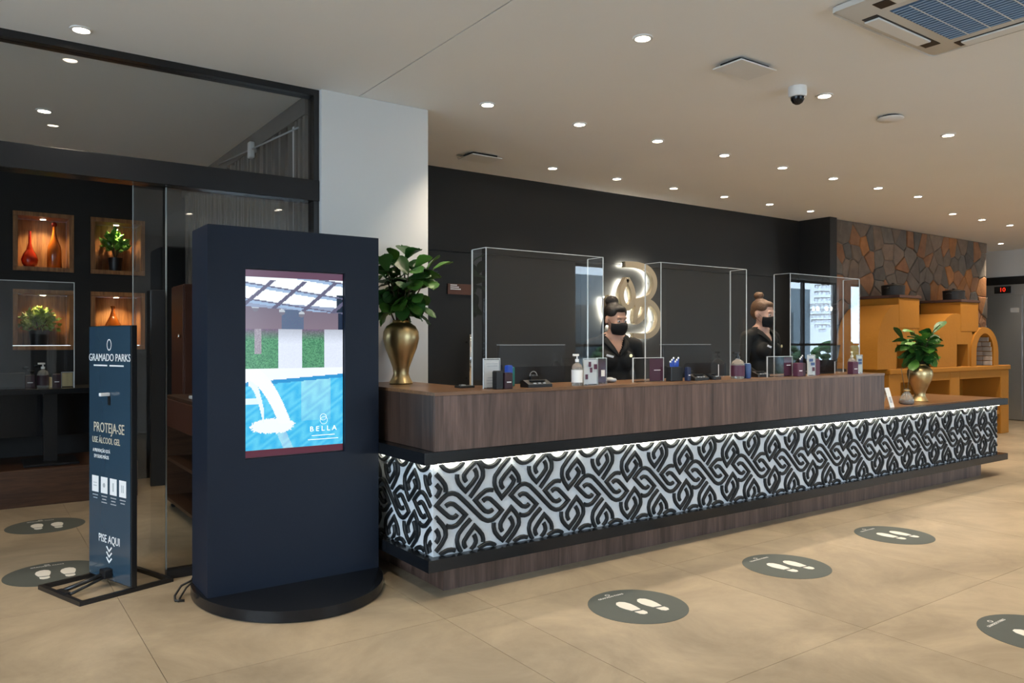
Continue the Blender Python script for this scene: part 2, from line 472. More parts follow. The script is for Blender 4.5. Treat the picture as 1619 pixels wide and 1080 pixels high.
struct('wall_left', 'dark left wall of lobby and shop', 'wall', m, 'shop_black')
w = struct('window_9', 'tall side window in the dark left lobby wall', 'window', None)
for k in range(5):
    yy = LEFT_WIN[0]+(LEFT_WIN[1]-LEFT_WIN[0])*k/4
    MB().box(-3.53, -3.47, yy-.025, yy+.025, .25, 2.7).build('mullion', 'black_metal', w)
for k in range(4):
    yy = LEFT_WIN[0]+(LEFT_WIN[1]-LEFT_WIN[0])*k/4
    MB().box(-3.505, -3.495, yy+.02, yy+1.18, .26, 2.69).build('pane', 'street_glass', w)

# street front with windows (behind the camera; seen only in reflections)
wf = struct('wall_front', 'street front wall with tall windows', 'wall', None)
m = MB(); px = -3.6
for x0, x1 in WINDOWS:
    m.box(px, x0, FRONT_Y-.1, FRONT_Y+.1, 0, H); m.box(x0, x1, FRONT_Y-.1, FRONT_Y+.1, 0, .25); m.box(x0, x1, FRONT_Y-.1, FRONT_Y+.1, 2.7, H); px = x1
m.box(px, 20.2, FRONT_Y-.1, FRONT_Y+.1, 0, H); m.build('wall_panel', 'column_paint', wf)
for i, (x0, x1) in enumerate(WINDOWS):
    w = struct('window_%d' % (i+1), 'tall street window number %d from the entrance corner with black mullions' % (i+1), 'window', None)
    n = max(1, round((x1-x0)/1.1))
    for k in range(n+1):
        xx = x0+(x1-x0)*k/n
        MB().box(max(x0, xx-.025), min(x1, xx+.025), FRONT_Y-.04, FRONT_Y+.04, .25, 2.7).build('mullion', 'black_metal', w)
    for z in (.25, 1.25, 2.65):
        MB().box(x0, x1, FRONT_Y-.03, FRONT_Y+.03, z, z+.05).build('transom_bar', 'black_metal', w)
    for k in range(n):
        a0, a1 = x0+(x1-x0)*k/n, x0+(x1-x0)*(k+1)/n
        MB().box(a0+.02, a1-.02, FRONT_Y-.006, FRONT_Y+.006, .3, 2.65).build('pane', 'street_glass', w)
struct('ground_outside', 'grey pavement outside the street windows', 'pavement', MB().box(-25, 45, -30, FRONT_Y-.1, -.2, -.05).box(-25, -3.6, FRONT_Y-.1, 12, -.2, -.05), 'asphalt')

t = thing('added_building', 'grey two storey building added across the street to dim the acrylic reflections', 'building', (17, -12, -.05))  # added unseen block: cuts daylight and dims the sky mirrored in the acrylic
MB().box(-10, 12, -3, 0, 0, 3.6).build('wall', 'building_grey', t)
for k in range(8):
    w = MB().box(-9+k*2.6, -7.4+k*2.6, -.02, .03, .9, 2.6).build('window', 'building_window', t)
    MB().box(-8.22+k*2.6, -8.16+k*2.6, .02, .05, .9, 2.6).build('mullion', 'print_white', w)
for k in range(7):
    t = thing('added_shrub', 'round clipped shrub added for the reflections, %s from the glazed corner' % ['first','second','third','fourth','fifth','sixth','seventh'][k], 'shrub', (11+k*2.1, -7.2+(k%3)*.5, -.05), 0, 'shrubs added along the street')  # added out of view to break up the bright window reflections
    rs = random.Random(k+40); m = MB()
    for q in range(70):
        a, e = rs.uniform(0, 6.28), rs.uniform(-.2, 1.5); c = Vector((math.cos(a)*math.cos(e)*.7, math.sin(a)*math.cos(e)*.7, .6+.75*math.sin(e)))
        m.ell(c, (.14,.14,.1), None, 6, 4)
    m.build('foliage', 'leaf_dark', t)['kind'] = 'stuff'
    MB().tube([(0,0,0), (0,0,.7)], .05, 8).build('trunk', 'stem_brown', t)

# ------------------------------------------------------------------ GLASS PARTITION AND SHOP
GY = 4.66
part = struct('partition_glass', 'black framed glass partition with a deep header beam', 'partition', None)
MB().box(-3.4, 1.786, GY-.06, GY+.07, 2.205, 2.335, .003).build('header_beam', 'black_lacquer', part)
MB().box(-3.4, 1.786, GY-.05, GY+.05, 2.862, H).build('head_frame', 'black_metal', part)
MB().box(1.752, 1.786, GY-.05, GY+.05, 2.335, 2.862).build('jamb', 'black_metal', part)
MB().box(1.752, 1.786, GY-.05, GY+.05, 0, 2.205).build('jamb', 'black_metal', part)
for x0, x1 in ((-3.4, -1.2), (-1.195, 1.752)):
    MB().box(x0, x1, GY-.005, GY+.005, 2.335, 2.862).build('transom_pane', 'pane_glass', part)
fx = MB().box(.914, 1.752, GY-.005, GY+.005, .05, 2.205).build('fixed_pane', 'pane_glass', part)
MB().box(.908, 1.752, GY-.03, GY+.03, 0, .05, .003).build('bottom_rail', 'black_metal', part)
MB().box(.906, .912, GY-.006, GY+.006, .05, 2.2).build('pane_edge', 'edge_grey', part)
for x0, x1 in ((-3.4, -1.9),):
    MB().box(x0, x1, GY-.005, GY+.005, .05, 2.205).build('fixed_pane', 'pane_glass', part)
d3 = struct('door_3', 'sliding glass shop door with a long black flat handle', 'door', None)
MB().box(.748, 1.60, GY+.035, GY+.045, .012, 2.2).build('door_pane', 'pane_glass', d3)
MB().box(.744, .748, GY+.034, GY+.046, .012, 2.2).build('pane_edge', 'edge_grey', d3)
MB().box(.824, .90, GY-.03, GY-.005, .53, 1.62, .003).build('handle', 'black_metal', d3)
for z in (.66, 1.5):
    MB().box(.85, .872, GY-.006, GY+.036, z, z+.02).build('handle_mount', 'steel', d3)

SY = 8.2
NX = [(.324,.803), (.938,1.407)]; NZ = [(1.258,1.808), (1.975,2.51)]
m = MB()
zb = [0, NZ[0][0], NZ[0][1], NZ[1][0], NZ[1][1], H]
xb = [-3.4, NX[0][0], NX[0][1], NX[1][0], NX[1][1], 1.8]
for i in range(5):
    for j in range(5):
        if i in (1,3) and j in (1,3): continue
        m.box(xb[i], xb[i+1], SY, SY+.3, zb[j], zb[j+1])
struct('wall_shop_back', 'black shop wall with four lit wooden niches', 'wall', m, 'shop_black')
where = {(0,1): 'upper wooden wall niche holding two glass bottles', (1,1): 'upper wooden wall niche holding the upright green plant',
         (0,0): 'lower wooden wall niche holding the bushy lime plant', (1,0): 'lower wooden wall niche partly hidden by the sanitizer sign'}
for a, (x0, x1) in enumerate(NX):
    for b, (z0, z1) in enumerate(NZ):
        t = thing('wall_niche', where[(a,b)], 'niche', ((x0+x1)/2, SY, z0), 0, 'lit niches in the shop wall')
        w, h = (x1-x0)/2, z1-z0
        fr = MB(); th = .04
        for q in ((-w,w,0,th), (-w,w,h-th,h), (-w,-w+th,th,h-th), (w-th,w,th,h-th)):
            fr.box(q[0]+.001, q[1]-.001, -.012, .28, q[2]+.001, q[3]-.001)
        fr.build('frame', 'niche_wood', t)
        MB().box(-w+th, w-th, .26, .28, th, h-th).build('back_board', 'niche_wood', t)
        sp = MB().cyl(.03, h-th-.006, h-th, (0, .12), 20).build('spotlight', 'white_plastic', t)
        MB().cyl(.022, h-th-.008, h-th-.006, (0, .12), 20).build('bulb', 'niche_emit', sp)
        ld = bpy.data.lights.new('niche_lamp', 'SPOT'); ld.energy = 15 if not (a == 0 and b == 0) else 9; ld.color = (1,.74,.42); ld.spot_size = 2.3; ld.spot_blend = .8; ld.shadow_soft_size = .02
        lo = bpy.data.objects.new('niche_lamp', ld); COL.objects.link(lo); lo.parent = t; lo.location = (0, .11, h-th-.03)

def small_plant(name, label, loc, rad, hgt, potr, poth, leafmat, n, seed, up=False):
    t = thing(name, label, 'plant', loc, 0, 'potted plants in the niches')
    MB().lathe([(potr*.8,0), (potr,poth), (potr*.9,poth), (potr*.85,poth*.85), (0.001,poth*.85)], 16).build('pot', 'black_plastic', t, 40)
    rnd = random.Random(seed); m = MB()
    for k in range(n):
        a = rnd.uniform(0, 2*PI); e = rnd.uniform(.05, 1.55) if not up else rnd.uniform(.5, 1.45)
        d = Vector((math.cos(a)*math.cos(e), math.sin(a)*math.cos(e), math.sin(e)))
        R = rnd.uniform(.35, 1)
        p = Vector((0,0,poth))+Vector((d.x*rad*R, d.y*rad*R*.7, d.z*hgt*R))
        if p.y > .11: p.y = .11
        q = d.to_track_quat('Z', 'Y').to_matrix().to_4x4() @ Matrix.Rotation(rnd.uniform(-.9,.9), 4, 'X') @ Matrix.Rotation(rnd.uniform(0,6), 4, 'Z')
        L, W = rnd.uniform(.04,.07)*(1.35 if up else 1), rnd.uniform(.018,.028)
        vs = [m.bm.verts.new(p + (q @ Vector(c))) for c in ((0,0,0), (-W,.006,L*.45), (0,-.006,L*.5), (W,.006,L*.45), (0,.008,L))]
        for f in ((0,2,1), (0,3,2), (1,2,4), (2,3,4)): m.bm.faces.new([vs[i] for i in f])
    fo = m.build('foliage', leafmat, t); fo['kind'] = 'stuff'
    s = MB()
    for k in range(6):
        a = k*1.05; s.tube([(0,0,poth*.8), (math.cos(a)*rad*.4, math.sin(a)*rad*.3, poth+hgt*.6)], .004, 5)
    s.build('stem', 'stem_brown', t)
small_plant('potted_plant', 'bushy lime green potted plant in the lower niche', (.535, SY+.12, NZ[0][0]+.041), .17, .2, .085, .14, 'leaf_lime', 230, 3)
small_plant('potted_plant', 'upright dark green potted plant in the upper niche', (1.165, SY+.12, NZ[1][0]+.041), .13, .24, .065, .13, 'leaf_green', 120, 5, True)
def vessel(name, label, loc, prof, m, cat='bottle'):
    t = thing(name, label, cat, loc, 0, 'glass bottles in the niches')
    MB().lathe(prof[0], 20).build('body', m, t, 50)
    MB().lathe(prof[1], 16).build('neck', m, t, 50)
    return t
vessel('glass_bottle', 'round red and amber glass bottle with thin neck in upper niche', (.46, SY+.12, NZ[1][0]+.041),
       ([(.04,0), (.062,.03), (.07,.07), (.055,.12), (.03,.16)], [(.03,.16), (.014,.22), (.011,.33), (.013,.335), (.001,.335)]), 'red_glass')
v = vessel('glass_bottle', 'tall amber glass bottle with red knob stopper in upper niche', (.655, SY+.13, NZ[1][0]+.041),
       ([(.055,0), (.062,.01), (.06,.15), (.055,.2), (.03,.27)], [(.03,.27), (.014,.34), (.013,.39)]), 'amber_glass')
MB().ell((0,0,.41), (.024,.024,.024)).build('stopper', 'red_glass', v)
v = vessel('glass_bottle', 'amber flared glass bottle rising behind the sanitizer sign', (1.145, SY+.12, NZ[0][0]+.041),
       ([(.05,0), (.085,.05), (.09,.12), (.07,.2), (.03,.28)], [(.03,.28), (.014,.34), (.024,.38), (.001,.378)]), 'amber_glass')

# shop furniture
pl = struct('platform_wood', 'low dark wooden platform along the shop wall', 'platform', MB().box(-3.4, 1.2, 7.32, SY, 0, .30, .004), 'shop_wood')
t = thing('shop_desk', 'black pedestal desk on the wooden platform below the niches', 'desk', (.35, 7.65, .301))
MB().box(-1.6, .62, -.3, .33, .60, .645, .004).build('desk_top', 'black_lacquer', t)
for x in (.22, -1.0):
    MB().box(x-.05, x+.05, -.05, .05, .02, .60).build('pedestal', 'black_metal', t)
    MB().box(x-.2, x+.2, -.22, .22, 0, .02, .004).build('foot_plate', 'black_metal', t)
MB().box(-1.5, .55, .29, .31, .2, .60).build('modesty_panel', 'black_lacquer', t)
DZ = .947

def pump_bottle(name, label, loc, h, r, body, labelmat, pumpmat, group, tag_=None):
    t = thing(name, label, 'bottle', loc, random.uniform(-.5,.5), group)
    b = MB().lathe([(r*.95,0), (r,.008), (r,h*.55), (r*.8,h*.66), (r*.32,h*.72), (r*.32,h*.76)], 18).build('body', body, t, 40)
    MB().lathe([(r*1.02,h*.1), (r*1.02,h*.5)], 18, cap=False).build('label', labelmat, t, 40)
    p = MB(); p.cyl(r*.36, h*.75, h*.84, segs=12); p.cyl(r*.12, h*.84, h*.94, segs=8); p.box(-r*.9, r*.35, -r*.18, r*.18, h*.93, h, .002)
    p.build('pump', pumpmat, t, 40)
    return t
def card_holder(name, label, loc, w, h, insert, group=None, rz=0, d=.05, cat='card holder', half=None):
    t = thing(name, label, cat, loc, rz, group)
    m = MB(); m.box(-w/2, w/2, -.004, -.001, .0, h); m.box(-w/2, w/2, .003, .006, .0, h); m.box(-w/2, w/2, -d/2, d/2, 0, .004)
    m.build('holder', 'clear_plastic', t)
    e = MB(); e.box(-w/2, w/2, -.004, .006, h, h+.003); e.box(-w/2-.002, -w/2, -.004, .006, 0, h+.003); e.box(w/2, w/2+.002, -.004, .006, 0, h+.003)
    e.build('edge', 'edge_white', t)
    x0 = -w/2+.004 if half is None else half
    pp = MB().box(x0, w/2-.004, -.0005, .0015, .006, h-.004).build('card', insert, t)
    return t, pp
def lines(parent, m, xz, w, h, y=-.0052):
    for x, z, ww in xz:
        MB().box(x-ww/2, x+ww/2, y-.0006, y, z-h/2, z+h/2).build('printed_line', m, parent)
def box_item(name, label, cat, loc, w, d, h, m, group=None, rz=0, lip=None, print_=None):
    t = thing(name, label, cat, loc, rz, group)
    MB().box(-w/2, w/2, -d/2, d/2, 0, h, .003).build('body', m, t)
    MB().box(-w/2+.004, w/2-.004, -d/2+.004, d/2-.004, h-.001, h+.003).build('top_flap', lip or m, t)
    if print_: MB().box(-w*.28, w*.28, -d/2-.0012, -d/2, h*.4, h*.46).build('printed_line', print_, t)
    return t

# shop desk things
pump_bottle('sanitizer_bottle', 'clear pump bottle with dark red label on the shop desk', (.512, 7.55, DZ), .21, .043, 'bottle_clear', 'burgundy_dark', 'white_plastic', 'items on the shop desk')
box_item('card_box', 'dark red card box left of the pump bottle on the shop desk', 'box', (.42, 7.57, DZ), .07, .06, .105, 'burgundy_dark', 'items on the shop desk', 0, None, 'print_white')
box_item('card_box', 'dark red card box right of the pump bottle on the shop desk', 'box', (.612, 7.57, DZ), .062, .06, .11, 'burgundy_dark', 'items on the shop desk', 0, None, 'print_white')
box_item('tall_card', 'small cream card standing beside the pump bottle on the shop desk', 'card', (.563, 7.56, DZ), .03, .02, .085, 'amber_card', 'items on the shop desk')
t, c = card_holder('card_holder', 'clear card holder with brown card at the end of the shop desk', (.69, 7.55, DZ), .085, .125, 'amber_card', 'items on the shop desk')
t = thing('laptop', 'black laptop seen from behind at the left edge of the shop desk', 'laptop', (.22, 7.6, DZ))
MB().box(-.16, .16, -.1, .1, 0, .018, .003).build('keyboard_base', 'black_plastic', t)
MB().box(-.16, .16, -.112, -.1, .012, .13, .003).build('lid', 'black_plastic', t)
t = thing('desk_shield', 'clear acrylic shield standing on the shop desk', 'screen', (.2, 7.42, DZ))
MB().box(-1.0, .525, -.003, .003, 0, .88).build('pane', 'acrylic', t)
m = MB(); m.box(-1.0, .525, -.003, .003, .88, .886); m.box(.525, .531, -.003, .003, 0, .886); m.build('edge', 'edge_white', t)
t = thing('desk_plant', 'small dark sprig ornament behind the shop pump bottle', 'ornament', (.44, 7.75, DZ))
m = MB(); m.tube([(0,0,0), (.01,0,.1), (.03,0,.17)], .004, 6); m.tube([(0,0,.08), (-.03,0,.15)], .003, 6); m.build('stalk', 'black_metal', t)
m = MB(); m.ell((.045,0,.18), (.03,.01,.014)); m.ell((-.04,0,.165), (.025,.01,.012)); m.ell((.0,0,.13), (.025,.01,.01)); m.build('petal', 'black_lacquer', t)

t = thing('shelf_cabinet', 'dark wooden open shelf cabinet behind the glass door', 'cabinet', (1.30, 6.2, 0))
MB().box(0, .42, -.5, .5, .88, .905, .003).build('top_board', 'shop_wood', t)
MB().box(-.012, .01, -.5, .55, .665, .88, .003).build('drawer_front', 'mahogany', t)
MB().box(0, .42, -.5, -.475, .07, .88).build('side_panel', 'shop_wood', t)
MB().box(0, .42, .475, .5, .07, .88).build('side_panel', 'shop_wood', t)
MB().box(.39, .42, -.475, .475, .07, .88).build('back_panel', 'black_plastic', t)
MB().box(.005, .39, -.475, .475, .385, .41).build('shelf', 'shop_wood', t)
MB().box(0, .39, -.475, .475, .07, .095).build('shelf', 'shop_wood', t)
for y in (-.44, .44):
    w = MB().cyl(.018, -.012, .012, segs=12, mtx=Matrix.Translation((.05, y, .02)) @ Matrix.Rotation(PI/2, 4, 'X')).build('caster', 'black_plastic', t)
    MB().box(.035, .065, y-.014, y+.014, .03, .07).build('caster_fork', 'steel', t)
box_item('paper_stack', 'white folded paper lying on the shelf cabinet', 'paper', (1.45, 6.05, .9065), .2, .12, .02, 'paper')
t = thing('tall_cupboard', 'tall reddish brown cupboard with round lock behind the shelf cabinet', 'cupboard', (1.60, 7.05, 0))
MB().box(-.12, .13, -.2, .25, 0, 1.82, .003).build('body', 'mahogany', t)
MB().box(-.132, -.12, -.195, .245, .02, 1.81, .003).build('door', 'mahogany', t)
MB().tube([(-.132,-.12,1.38), (-.16,-.12,1.38)], .016, 10).build('lock_knob', 'chrome', t)

# slatted curtain wall of the shop
cur = struct('wall_shop_slats', 'grey brown wall of slanting vertical slats inside the shop', 'wall', MB().box(1.795, 1.8, 4.75, SY, 0, H), 'shop_black')
rnd = random.Random(9)
MB().box(1.745, 1.795, 4.75, SY, 2.78, 2.895).build('head_board', 'curtain', cur)
for k in range(36):
    y = 4.8+k*.093; t0 = rnd.uniform(-.05,.05)
    mb = MB(); vs = []
    for (yy, zz) in ((y-t0-.014,0), (y-t0+.014,0), (y+t0+.02,2.78), (y+t0-.02,2.78)): vs.append((yy, zz))
    mb.prism(vs, 1.755, 1.794, 'x'); mb.build('slat', 'curtain', cur)
t = thing('wall_rod', 'thin pale rod with white bracket along the shop slat wall', 'rod', (1.72, 5.8, 2.76))
MB().tube([(0,-1.0,-.06), (0,.9,.065)], .006, 8).build('rod', 'grey_plastic', t)
m = MB(); m.box(-.02, .02, -.03, .03, -.06, .06, .008); m.build('bracket', 'white_plastic', t)
MB().box(.01, .035, -.015, .015, -.015, .015).build('wall_mount', 'white_plastic', t)

# ------------------------------------------------------------------ RECEPTION COUNTER
rc = thing('reception_counter', 'long walnut reception counter with black and white relief front', 'counter', (1.97, 3.5, 0))
OX, OY = -1.97, -3.5
def cbox(name, m, x0, x1, y0, y1, z0, z1, bev=.002, parent=None, mb=None):
    return MB().box(x0+OX, x1+OX, y0+OY, y1+OY, z0, z1, bev).build(name, m, parent or rc)
def lpoly(x0, x1, y0, y1, xr, yr, z0, z1):
    """L footprint: long bar plus a return leg on the left"""
    return MB().prism([(x0+OX,y0+OY), (x1+OX,y0+OY), (x1+OX,y1+OY), (xr+OX,y1+OY), (xr+OX,yr+OY), (x0+OX,yr+OY)], z0, z1, 'z')
lpoly(2.075, 8.26, 3.57, 3.93, 2.34, 4.57, 0, .149).build('plinth', 'walnut', rc)
lpoly(1.915, 8.555, 3.445, 3.97, 2.38, 4.573, .149, .212).build('lower_ledge', 'black_lacquer', rc)
fp = lpoly(1.972, 8.44, 3.5, 3.95, 2.36, 4.57, .212, .703).build('relief_panel', 'panel_white', rc)
m = MB(); m.prism([(1.888+OX,3.44+OY), (8.55+OX,3.44+OY), (8.55+OX,4.25+OY), (6.25+OX,4.25+OY), (6.25+OX,3.975+OY), (2.385+OX,3.975+OY), (2.385+OX,4.572+OY), (1.888+OX,4.572+OY)], .703, .765, 'z')
m.build('top_slab', 'black_lacquer', rc)
cbox('bar_end', 'panel_white', 8.2, 8.44, 3.95, 4.2, .212, .703)
# wooden riser in veneer panels
rx = [1.952, 3.024, 4.096, 5.168, 6.238]
for i in range(4):
    cbox('riser_panel', 'walnut', rx[i]+.0006, rx[i+1]-.0006, 3.445, 3.463, .766, 1.053, .001)
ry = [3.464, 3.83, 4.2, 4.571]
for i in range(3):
    cbox('riser_side_panel', 'walnut_shaded', 1.952, 1.97, ry[i]+.0006, ry[i+1]-.0006, .766, 1.053, .001)
lpoly(1.971, 6.22, 3.464, 3.86, 2.352, 4.565, .766, 1.053).build('riser_core', 'walnut_shaded', rc)
cbox('riser_end_panel', 'walnut_shaded', 6.221, 6.238, 3.464, 3.86, .766, 1.053, .001)
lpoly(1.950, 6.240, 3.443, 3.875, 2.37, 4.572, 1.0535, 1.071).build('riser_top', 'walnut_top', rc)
cbox('bar_top_reflection', 'walnut_top', 6.26, 8.53, 3.50, 4.24, .7655, .768, 0)  # brown sheet standing in for orange mirrored by the glossy black bar
# LED strips under the slab
cbox('led_strip', 'led_emit', 1.98, 8.43, 3.470, 3.482, .697, .702, 0)
cbox('led_strip', 'led_emit', 1.944, 1.956, 3.50, 4.56, .697, .702, 0)

BANDS = dict(
S1=[(0.126,0.205),(0.115,0.192),(0.089,0.190),(0.064,0.206),(0.0,0.266),(0.048,0.31),(0.081,0.323),(0.117,0.315),(0.146,0.294),(0.268,0.175),(0.298,0.151),(0.333,0.142),(0.368,0.152),(0.412,0.191),(0.346,0.255),(0.324,0.268),(0.303,0.267),(0.288,0.255)],
S2=[(0.055,0.255),(0.068,0.265),(0.093,0.267),(0.117,0.253),(0.178,0.196),(0.134,0.155),(0.113,0.144),(0.081,0.142),(0.058,0.153)],
S3=[(0.352,0.308),(0.324,0.314),(0.294,0.307),(0.239,0.266),(0.29,0.209),(0.311,0.194),(0.337,0.193),(0.352,0.203)],
L1=[(0.209,0.168),(0.142,0.114),(0.124,0.08),(0.126,0.046),(0.14,0.016),(0.150,0.002)],
L2=[(0.178,0.020),(0.165,0.044),(0.173,0.066),(0.234,0.128),(0.277,0.086),(0.29,0.057),(0.289,0.035)],
L3=[(0.23,0.082),(0.244,0.056),(0.241,0.03),(0.210,0.003)],
U1=[(0.126,0.417),(0.124,0.391),(0.142,0.356),(0.178,0.322),(0.243,0.379),(0.251,0.405),(0.234,0.437)],
U2=[(0.181,0.373),(0.167,0.393),(0.171,0.419),(0.23,0.464),(0.244,0.479)],
U3=[(0.250,0.479),(0.282,0.440),(0.292,0.402),(0.281,0.369),(0.205,0.286)],
V1=[(0.464,0.479),(0.377,0.397),(0.361,0.365),(0.368,0.316),(0.412,0.26),(0.484,0.321),(0.495,0.348),(0.472,0.375)],
V2=[(0.421,0.311),(0.403,0.336),(0.412,0.363),(0.479,0.422),(0.518,0.381),(0.531,0.352),(0.529,0.330)],
W1=[(0.359,0.129),(0.358,0.095),(0.377,0.059),(0.417,0.026),(0.484,0.086),(0.489,0.113),(0.466,0.147)],
W2=[(0.415,0.075),(0.399,0.104),(0.412,0.136),(0.475,0.198),(0.516,0.155),(0.532,0.121),(0.524,0.08),(0.446,0.003)],
T1=[(0.024,0.479),(0.036,0.465),(0.056,0.446),(0.089,0.436),(0.126,0.446),(0.152,0.463),(0.164,0.479)],
T2=[(0.262,0.479),(0.280,0.459),(0.303,0.443),(0.333,0.436),(0.364,0.443),(0.388,0.461),(0.402,0.479)],
B1=[(0.018,0.003),(0.044,0.018),(0.081,0.026),(0.112,0.016)],
B2=[(0.258,0.003),(0.29,0.018),(0.322,0.024),(0.354,0.015),(0.368,0.003)])
PER = .4735
def smooth_poly(p, sharp=math.radians(62)):
    """round gentle bends, keep sharp tips"""
    out = [p[0]]
    for i in range(1, len(p)-1):
        a, b, c = Vector(p[i-1]), Vector(p[i]), Vector(p[i+1])
        ang = (b-a).angle(c-b)
        if ang > sharp: out.append(p[i])
        else:
            k = min(.34, .02/max((b-a).length, .001)+.2)
            out.append(tuple(b.lerp(a, k))); out.append(tuple(b.lerp(c, min(.34, .02/max((c-b).length, .001)+.2))))
    out.append(p[-1]); return out
def band_mesh(pts, w=.0122, th=.013, zmin=.0012, zmax=.4895):
    p = [Vector(q) for q in smooth_poly(pts)]
    n = len(p); L = []; R = []
    for i in range(n):
        if i == 0: t = (p[1]-p[0]).normalized(); nv = Vector((-t.y, t.x)); k = 1
        elif i == n-1: t = (p[-1]-p[-2]).normalized(); nv = Vector((-t.y, t.x)); k = 1
        else:
            t1 = (p[i]-p[i-1]).normalized(); t2 = (p[i+1]-p[i]).normalized()
            nv = (Vector((-t1.y,t1.x))+Vector((-t2.y,t2.x))).normalized(); k = 1/max(.45, nv.dot(Vector((-t1.y,t1.x))))
        L.append((p[i]+nv*w*k, p[i]+nv*w*.62*k)); R.append((p[i]-nv*w*k, p[i]-nv*w*.62*k))
    bm = bmesh.new()
    cz = lambda z: min(max(z, zmin), zmax)
    rows = []
    for i in range(n):
        rows.append([bm.verts.new((v.x, y, cz(v.y))) for v, y in ((L[i][0],0), (L[i][0],-th*.6), (L[i][1],-th), (R[i][1],-th), (R[i][0],-th*.6), (R[i][0],0))])
    for i in range(n-1):
        for k in range(5):
            bm.faces.new((rows[i][k], rows[i][k+1], rows[i+1][k+1], rows[i+1][k]))
    bm.faces.new(rows[0]); bm.faces.new(rows[-1][::-1])
    mb = MB(); mb.bm.free(); mb.bm = bm
    return mb.mesh('relief_band', 'relief_black')
full = {k: band_mesh(v) for k, v in BANDS.items()}
def clipx(pts, x0, x1):
    """keep the run(s) of a band inside x0..x1"""
    out = []; cur = []
    for i, q in enumerate(pts):
        inside = x0 <= q[0] <= x1
        if i > 0:
            a = pts[i-1]; ain = x0 <= a[0] <= x1
            if ain != inside:
                xe = x0 if min(a[0], q[0]) < x0 else x1
                t = (xe-a[0])/(q[0]-a[0]); e = (xe, a[1]+t*(q[1]-a[1]))
                if inside: cur = [e]
                else:
                    cur.append(e)
                    if len(cur) > 1: out.append(cur)
                    cur = []
        if inside: cur.append(q)
    if len(cur) > 1: out.append(cur)
    return out
def lay(x_start, x_end, first, place):
    k = math.floor((x_start-first)/PER)-1
    while first+k*PER < x_end:
        ox = first+k*PER
        for key, pts in BANDS.items():
            a, b = min(q[0] for q in pts)+ox-.012, max(q[0] for q in pts)+ox+.012
            if b < x_start or a > x_end: continue
            if a >= x_start and b <= x_end: place(full[key], ox)
            else:
                for run in clipx(pts, x_start-ox+.012, x_end-ox-.012):
                    if sum((Vector(run[i+1])-Vector(run[i])).length for i in range(len(run)-1)) > .015: place(band_mesh(run), ox)
        k += 1
lay(1.974, 8.438, 1.990, lambda me, ox: link('relief_band', me, fp, (ox+OX, 0, .2125)))
# side panel: runs back along +Y on the left end (local x -> -Y)
lay(-4.565, -3.505, -3.70, lambda me, ox: link('relief_band', me, fp, (1.972+OX, -ox+OY, .2125), (0,0,-PI/2)))

# ------------------------------------------------------------------ KIOSK
kx0, kx1 = .964, 1.886
kc = (kx0+kx1)/2
kt = thing('digital_kiosk', 'tall dark navy totem with a glowing portrait screen', 'kiosk', (kc, 4.13, 0))
m = MB(); prof = [(1,0,0)]
E1 = [(.47*math.cos(2*PI*k/64), .58*math.sin(2*PI*k/64)) for k in range(64)]
E2 = [(.487*math.cos(2*PI*k/64), .60*math.sin(2*PI*k/64)) for k in range(64)]
rings = []
for e, z in ((E1,0), (E2,.004), (E2,.058), (E1,.063)):
    rings.append([m.bm.verts.new((a,b,z)) for a, b in e])
for i in range(3):
    for k in range(64): m.bm.faces.new((rings[i][k], rings[i][(k+1)%64], rings[i+1][(k+1)%64], rings[i+1][k]))
m.bm.faces.new(rings[0][::-1]); m.bm.faces.new(rings[-1]); m.build('base', 'black_lacquer', kt, 40)
KY0, KY1 = 3.97-4.13, 4.285-4.13
w = (kx1-kx0)/2
sx0, sx1, sz0, sz1 = 1.149-kc, 1.686-kc, .733, 1.706
m = MB()
m.box(-w, w, KY0+.05, KY1, .063, 1.915)
for q in ((-w, sx0, .063, 1.915), (sx1, w, .063, 1.915), (sx0, sx1, .063, sz0), (sx0, sx1, sz1, 1.915)):
    m.box(q[0], q[1], KY0, KY0+.05, q[2], q[3])
bmesh.ops.remove_doubles(m.bm, verts=m.bm.verts, dist=.0002)
m.build('body', 'navy_lacquer', kt)
